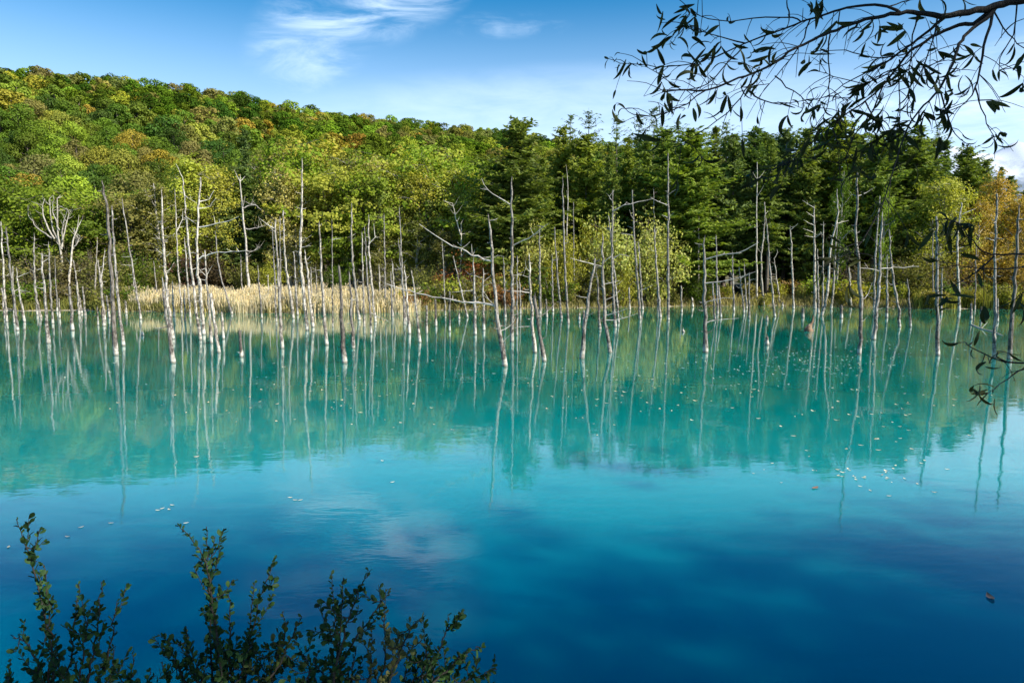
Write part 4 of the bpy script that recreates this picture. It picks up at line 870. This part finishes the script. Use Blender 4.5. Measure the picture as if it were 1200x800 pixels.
# ------------------------------------------------------------------ near bank: overhanging tree, shrubs, shading trees behind the viewer
M_DARKBARK = bark_mat('dark_twig_bark', (.012, .010, .008), (.04, .032, .025), 4)
M_NEARLEAF = foliage_mat('near_leaf', .18, .5, 1.3)
def overhang():
    rng = np.random.default_rng(31)
    tx, ty = 3.7, 1.2; base = Vector((tx, ty, tz(tx, ty) - .1)); root = empty('overhanging_tree', base); off = np.array(base)
    D0 = 2.6
    BR = [ # name, points, start radius m, end radius m, leaf density
     [(1290,-25),(1240,-12),(1200,0),(1184,2),(1167,7.5),(1141,13),(1109,19),(1082,16),(1060,15),(1035,19),(1014,23),(988,32),(967,40),(950,48),(932,56),(913,70),(887,85),(861,93.5),(827,106),(802,106),(781,107)],
     [(1056,16),(1041,8),(1020,6),(992,9.5),(971,16),(950,22),(930,29),(891,44),(866,55),(836,68),(810,75),(785,78),(751,76),(732,75),(713,69)],
     [(938,25),(925,20),(885,21),(857,25),(827,21),(819,17),(806,10)],
     [(874,51),(849,45),(827,38),(804,29)],
     [(872,54),(853,74),(832,96),(815,104),(798,105),(781,93),(759,79)],
     [(885,85),(876,102),(859,125),(832,147),(806,164),(793,172)],
     [(827,106),(806,121),(785,131),(762,135),(742,134),(733,127)],
     [(883,112),(910,122),(950,116)],
     [(908,89),(925,104),(942,116),(952,127)],
     [(1167,9),(1141,28),(1126,29),(1107,36),(1086,47),(1065,62),(1052,79),(1035,100),(1014,119),(988,136),(963,153),(950,168),(915,192),(880,215)],
     [(1109,19),(1095,30),(1078,45),(1061,57),(1039,72),(1024,81),(997,94),(971,111),(954,116)],
     [(1165,12),(1154,23),(1137,36),(1124,53),(1116,77),(1103,100),(1088,119),(1069,140),(1056,170),(1035,235),(1012,280),(992,302)],
     [(1163,16),(1156,43),(1151,64),(1148,87),(1143,103),(1133,119),(1118,128),(1103,133)],
     [(1143,103),(1148,121),(1156,142),(1165,160)],
     [(1165,14),(1175,32),(1188,45),(1200,57),(1220,75)],
     [(1192,2),(1190,21),(1186,43),(1175,60),(1171,70),(1172,82)],
     [(1103,110),(1109,132),(1118,155),(1131,168)],
     [(1075,17),(1069,53),(1065,85),(1066,110)],
     [(1099,17),(1094,42),(1088,64),(1077,91),(1065,119)],
     [(973,40),(970,64),(973,102),(969,127),(965,138)],
     [(1054,70),(1053,96),(1054,127),(1054,161)],
     [(925,20),(922,0),(918,-15)],
     [(1035,100),(1020,135),(1000,160),(985,190),(940,185),(915,195)],
     [(1014,119),(1030,150),(1040,175)],
     [(1065,62),(1040,68),(1010,64),(985,58),(960,60)],
     [(1086,47),(1060,75),(1032,88),(1000,112),(985,120)],
     [(1124,53),(1105,70),(1085,78),(1060,82)],
     [(988,136),(975,150),(985,170),(1003,190),(1010,200)],
     [(1052,79),(1030,92),(1008,98),(980,90),(960,84)],
     [(1041,8),(1060,2),(1085,-3),(1100,-10)],
     [(950,22),(940,50),(925,70),(905,96),(888,100)],
     [(1290,305),(1240,298),(1200,298),(1170,299),(1158,297),(1147,290),(1135,277),(1122,262),(1112,256)],
     [(1240,298),(1200,312),(1165,315),(1130,312),(1098,306)],
     [(1165,300),(1145,318),(1115,335),(1088,345)],
     [(1290,415),(1240,424),(1200,425),(1180,424),(1160,418),(1140,408),(1130,401),(1124,401)],
     [(1240,424),(1200,432),(1185,440),(1165,455),(1158,460)],
     [(1180,424),(1168,416),(1172,411),(1182,414)],
     [(1240,298),(1215,330),(1196,345),(1188,352)],
    ]
    dens = {0: .4, 9: .8, 11: 1.0}
    paths = []
    leafmb = MB()
    def leaf(p, d, L, tint):
        """long curling willow-like leaf"""
        d = unit(d); side = np.cross(d, rng.normal(0, 1, 3)); side = unit(side); nrm = np.cross(side, d)
        cur = rng.choice([-1, 1]) * rng.uniform(.3, 2.2); tw = rng.uniform(-.8, .8); q = p.copy(); V = []; n = 8
        for k in range(n):
            u = k / (n - 1); a = cur * (u ** 1.5); dd = d * math.cos(a) + nrm * math.sin(a)
            if k: q = q + dd * L / (n - 1)
            ww = L * .105 * (math.sin(math.pi * min(1, u * .93 + .05)) ** .8) * (1 - .25 * u) if k < n - 1 else .0008
            s2 = side * math.cos(tw * u) + np.cross(dd, side) * math.sin(tw * u)
            fold = np.cross(dd, s2) * ww * .45
            V += [q - s2 * ww + fold, q, q + s2 * ww + fold]
        F = [[k * 3 + j, (k + 1) * 3 + j, (k + 1) * 3 + j + 1, k * 3 + j + 1] for k in range(n - 1) for j in range(2)]
        leafmb.add(V, F, tint)
    for bi, pl in enumerate(BR):
        pl = np.array(pl, float)
        if bi in (0, 31, 34): d0, sl = D0 * (1 if bi == 0 else .92), rng.uniform(-.05, .05)
        else:
            best = min(((np.hypot(pp[0] - pl[0][0], pp[1] - pl[0][1]), dd, rr) for ps in paths for (pp, dd, rr) in ps), key=lambda q: q[0])
            d0 = best[1]; sl = rng.uniform(-.35, .35)
        L = np.concatenate([[0], np.cumsum(np.hypot(*np.diff(pl, axis=0).T))])
        dep = d0 + sl * L / 400 * 1.6
        W = np.array([px_at(a, b, d) for (a, b), d in zip(pl, dep)])
        n = max(8, int(L[-1] / 9)); P = smooth_path(W, n); S2 = smooth_path(np.column_stack([pl, dep]), n)
        r0 = {0: .021, 9: .0085, 11: .0075, 1: .0055, 10: .0065, 12: .0055, 31: .0045, 34: .0045}.get(bi, .0030)
        r1 = .0013
        radii = r1 + (r0 - r1) * (1 - np.linspace(0, 1, n)) ** (1.3 if bi else 2.0)
        if bi == 0:
            radii = np.interp(np.linspace(0, L[-1], n), [0, 130, 210, 330, 480, 640], [.017, .0125, .0075, .0052, .0036, .0013])
        P[1:] += rng.normal(0, .0018, (n - 1, 3))
        paths.append([((S2[k][0], S2[k][1]), S2[k][2], radii[k]) for k in range(n)])
        mb = MB(); Pl = P - off
        if bi in (0, 31, 34):   # run back to the trunk outside the frame
            zt_ = P[0][2]; st = np.array([tx, ty, zt_ - .5]); lead = smooth_path([st, st * .5 + P[0] * .5 + [0, .1, .05], P[0]], 7)[:-1]
            tube(mb, np.vstack([lead, P]) - off, np.concatenate([np.linspace(.06 if bi == 0 else .03, radii[0], 6), radii]), 7, rng, .06)
        else: tube(mb, Pl, radii, 6, rng, .06)
        # side twigs with leaves
        tl = L[-1]; k0 = 4 if bi in (0,) else 1
        nt = int(tl / (12 if bi not in (31, 32, 33, 34, 35, 36, 37) else 60))
        for _ in range(nt):
            j = rng.integers(int(n * (.45 if bi == 0 else .25)), n); p = Pl[j]; tdir = unit(Pl[min(j + 1, n - 1)] - Pl[max(j - 1, 0)])
            dd = unit(tdir * rng.uniform(.3, 1) + rng.normal(0, .7, 3) + np.array([0, 0, -.25])); l2 = rng.uniform(.02, .16)
            tp = smooth_path([p, p + dd * l2 * .5 + [0, 0, .005], p + dd * l2 + [0, 0, -.01 * l2 / .1]], 5)
            if tp[:, 2].min() + off[2] < .2: continue
            tube(mb, tp, np.linspace(.0016, .0009, 5), 4)
            if rng.uniform() < .40:
                for _k in range(rng.integers(1, 4)):
                    leaf(tp[-1] - dd * rng.uniform(0, .02), dd + rng.normal(0, .6, 3) + [0, 0, -.5], rng.uniform(.045, .10), rng.uniform(0, 1))
        for _k in range(2):
            leaf(Pl[-1], unit(Pl[-1] - Pl[-2]) + rng.normal(0, .6, 3) + [0, 0, -.3], rng.uniform(.035, .07), rng.uniform(0, 1))
        mb.obj('branch', M_DARKBARK, root)
    # clusters of leaves where the photograph shows them
    CLU = [(800,18,8),(775,27,4),(790,45,5),(812,40,4),(740,76,5),(723,68,3),(775,98,5),(783,120,5),(770,120,3),(815,72,4),(833,64,3),(884,58,5),(903,72,5),(888,86,3),(872,92,2),(855,130,4),(886,108,3),
           (800,130,3),(940,130,4),(960,8,5),(1010,35,4),(1018,55,4),(1050,40,5),(1040,85,4),(1015,95,3),(1068,60,3),(1100,90,4),(1020,140,7),(1035,130,6),(1050,150,7),(1030,150,6),(970,170,4),(930,180,4),(1000,185,4),(1080,130,6),(990,150,4),(960,155,4),(1005,170,5),(1110,120,3),(1165,165,4),(1190,80,3),(1135,60,4),(1125,85,3),(1000,125,4),(975,140,6),
           (1040,165,5),(1060,190,3),(985,205,4),(880,205,5),(1010,215,4),(1048,160,6),(1145,260,4),(1118,262,5),(1110,268,4),(1120,290,3),(1095,262,2),(1120,345,5),(1105,350,4),(1195,350,4),(1150,318,2),(1135,405,2),(1150,425,2),(1165,422,2),(1150,462,4),(1165,458,2),(1000,290,3),(1008,300,3),(985,288,3)]
    allp = [q for ps in paths for q in ps]
    extra = MB()
    for (cx, cy, n) in CLU:
        (pp, dd, rr) = min(allp, key=lambda q: np.hypot(q[0][0] - cx, q[0][1] - cy))
        j0 = np.array(px_at(*pp, dd)) - off; c = np.array(px_at(cx, cy, dd)) - off
        extra = MB()
        tube(extra, smooth_path([j0, (j0 + c) / 2 + rng.normal(0, .008, 3), c], 6), np.linspace(.0018, .001, 6), 4); extra.obj('twig', M_DARKBARK, root)
        for _ in range(n):
            leaf(c + rng.normal(0, .016, 3), rng.normal(0, .8, 3) + [0, 0, -.5], rng.uniform(.045, .098), rng.uniform(0, 1))
    # trunk and crown above the picture
    tb = MB(); tp = smooth_path([[0, 0, 0], [.1, .05, 2.0], [-.1, .1, 4.2], [.2, 0, 7.5]], 14); tube(tb, tp, np.linspace(.17, .04, 14), 10, rng, .08)
    cents = []
    for k in range(12):
        a = rng.uniform(0, 6.28); z = rng.uniform(3.8, 7); q = np.array([0, 0, z]); d = np.array([math.cos(a), math.sin(a), .5]) * rng.uniform(1.2, 2.6); pts = smooth_path([q, q + d * .5, q + d], 6)
        tube(tb, pts, np.linspace(.05, .01, 6), 5); cents += [pts[3], pts[4], pts[5]]
    tb.obj('trunk', M_BARK, root)
    cents = np.array(cents); idx = rng.integers(0, len(cents), 4500)
    leaf_quads(leafmb, rng, cents[idx] + rng.normal(0, .45, (4500, 3)), .11, aspect=.35)
    leafmb.obj('foliage', M_NEARLEAF, root, color=(.055, .065, .022))
    tag(root, 'dark drooping tree at right whose leafy twigs hang over the top corner', 'tree')
overhang()

def near_shrub(stems, label, name='shrub', color=(.030, .075, .022), seed=1, D=2.35):
    rng = np.random.default_rng(seed); X0 = np.mean([s[0][0] for s in stems]); c = px_at(X0, 840, D); g = tz(c.x, D)
    base = Vector((c.x, D, g - .05)); root = empty(name, base); off = np.array(base); lb = MB()
    for si, st in enumerate(stems):
        d0 = D + rng.uniform(-.12, .12); mb = MB()
        P = [np.array(px_at(a, b, d0 + .04 * k)) - off for k, (a, b) in enumerate(st)]
        foot = np.array([(P[0][0]) * .35, rng.uniform(-.06, .06), 0.0])
        n = 26; Q = smooth_path([foot] + P, n); Q[2:] += rng.normal(0, .003, (n - 2, 3)); tube(mb, Q, np.linspace(.006, .0013, n), 5)
        L = np.concatenate([[0], np.cumsum(np.linalg.norm(np.diff(Q, axis=0), axis=1))]); tot = L[-1]
        s = .28; k = 0; tw = []
        lines = [(Q, L, tot)]
        for _ in range(int(tot / .18)):
            j = rng.integers(8, n - 3); dd = unit(Q[j + 1] - Q[j] + rng.normal(0, .55, 3)); l2 = rng.uniform(.06, .22) * (1 - j / n * .6)
            T = smooth_path([Q[j], Q[j] + dd * l2 * .5, Q[j] + dd * l2 + [0, 0, .04]], 7); tube(mb, T, np.linspace(.0022, .0010, 7), 4)
            LT = np.concatenate([[0], np.cumsum(np.linalg.norm(np.diff(T, axis=0), axis=1))]); lines.append((T, LT, LT[-1]))
        mb.obj('stem', M_DARKBARK, root)
        for (q, LL, tt) in lines:
            s = .26 if tt > .4 else .015
            while s < tt:
                p = np.array([np.interp(s, LL, q[:, j]) for j in range(3)]); p2 = np.array([np.interp(min(tt, s + .02), LL, q[:, j]) for j in range(3)]); td = unit(p2 - p + 1e-6)
                for sg in ((1, -1) if rng.uniform() < .8 else (1,)):
                    az = k * 2.4 + (0 if sg > 0 else math.pi); k += 1; side = unit(np.cross(td, [math.cos(az), math.sin(az), .3]))
                    d = unit(td * .75 + side * .8 + rng.normal(0, .15, 3)); lf = rng.uniform(.015, .030) * (1 if s < tt * .93 else .7)
                    nn = unit(np.cross(d, rng.normal(0, 1, 3))); sd = np.cross(d, nn); V = []
                    for u, ww in ((.0, .05), (.3, .24), (.65, .32), (.9, .18), (1.0, .02)):
                        cc = p + d * (lf * (u + .12)); V += [cc - sd * ww * lf + nn * lf * .08 * ww, cc + nn * (-.06 * lf), cc + sd * ww * lf + nn * lf * .08 * ww]
                    F = [[a * 3 + b, (a + 1) * 3 + b, (a + 1) * 3 + b + 1, a * 3 + b + 1] for a in range(4) for b in range(2)]
                    lb.add(V, F, rng.uniform(0, 1))
                s += rng.uniform(.010, .017)
    lb.obj('foliage', M_NEARLEAF, root, color=color); tag(root, label, 'shrub', 'shrubs on the near bank')
near_shrub([[(66, 830), (62, 780), (48, 700), (34, 650), (20, 608)], [(62, 830), (60, 740), (52, 660)], [(78, 830), (84, 760), (93, 683)], [(100, 830), (110, 760), (120, 682)], [(108, 830), (128, 760), (138, 703)], [(55, 820), (35, 758), (14, 744)], [(92, 830), (97, 770), (106, 712)], [(120, 830), (132, 790), (133, 755)], [(74, 830), (70, 790), (66, 742)]],
           'tall dark leafy shrub in the lower left corner', seed=1)
near_shrub([[(14, 830), (10, 800), (12, 775)], [(150, 830), (154, 800), (157, 765)], [(172, 830), (172, 810), (176, 785)], [(24, 835), (22, 815), (5, 790)]], 'small sprigs poking up beside the lower left shrub', seed=2, D=2.25)
near_shrub([[(262, 830), (255, 760), (248, 700), (238, 650), (208, 612)], [(258, 830), (253, 740), (246, 680), (252, 626)], [(250, 830), (246, 700), (242, 616)], [(265, 830), (270, 760), (268, 690)], [(280, 830), (292, 760), (304, 700), (316, 672)], [(285, 830), (290, 760), (298, 684)], [(225, 830), (205, 770), (190, 760)], [(240, 830), (222, 780), (218, 738)], [(275, 830), (285, 780), (305, 735)], [(232, 830), (236, 790), (206, 752)], [(200, 830), (196, 800), (189, 775)], [(295, 830), (312, 790), (296, 770)]],
           'tallest dark shrub rising left of centre at the bottom edge', seed=3, D=2.45)
near_shrub([[(308, 830), (322, 780), (334, 745), (332, 716)], [(310, 830), (328, 775), (345, 740), (353, 722)], [(300, 830), (318, 800), (322, 780)]], 'slim shrub sprig between the two larger bottom shrubs', seed=4, color=(.05, .075, .02))
near_shrub([[(385, 830), (396, 760), (392, 720), (388, 672)], [(388, 830), (402, 750), (415, 705), (432, 668)], [(390, 830), (405, 770), (440, 715), (456, 692)], [(375, 830), (362, 780), (346, 752)], [(380, 830), (378, 790), (352, 766)], [(395, 830), (398, 770), (402, 676)], [(400, 830), (412, 790), (418, 755)], [(370, 830), (362, 800), (372, 765)]],
           'dark shrub with spreading tips at bottom centre left', seed=5)
near_shrub([[(432, 830), (434, 780), (436, 738)], [(440, 830), (450, 780), (452, 738), (446, 718)], [(452, 830), (466, 770), (480, 738), (494, 722)], [(445, 830), (458, 790), (462, 750)]], 'lighter yellow-green shrub between darker ones at the bottom', seed=6, color=(.13, .14, .05), D=2.3)
near_shrub([[(492, 830), (508, 780), (522, 740), (527, 719)], [(495, 830), (520, 790), (545, 765), (566, 758)], [(500, 830), (540, 800), (582, 782)], [(480, 830), (486, 790), (498, 765)], [(470, 830), (474, 800), (478, 765)], [(505, 830), (520, 800), (532, 775)], [(488, 830), (500, 775), (505, 748)], [(510, 830), (545, 805), (560, 775)]],
           'low spreading dark shrub, rightmost along the bottom edge', seed=7, D=2.4)

# unseen trees added behind the viewer and on the right bank for shade
BK = [(16.5, -3.4, 11), (20, -3.6, 11.5), (13.5, -4.6, 10), (24, -4.5, 11), (28, -5.5, 11.5), (-4, -8, 10), (-9, -6.5, 9), (10, -9, 14), (18, -9, 15), (26, -9, 14)]
for i, (x, y, h) in enumerate(BK):
    o = plant('k', (BROAD + BIRCH)[i % 6], x, y, h, vary(GREEN), 1.0, name='broadleaf_tree'); tag(o, 'unseen broadleaf tree added on the near bank behind the viewpoint', 'tree', 'unseen trees added on the near bank')
RB_ = [(53, 30, 10), (55, 36, 11), (54, 43, 10), (57, 49, 11), (58, 55, 12), (54, 24, 11)]
for i, (x, y, h) in enumerate(RB_):
    o = plant('k', CONIF[i % 5], x, y, h, vary(CON), 1.0, name='conifer_tree'); tag(o, 'unseen conifer added on the right-hand bank for shade', 'tree', 'unseen trees added on the right bank')
flush_labels()
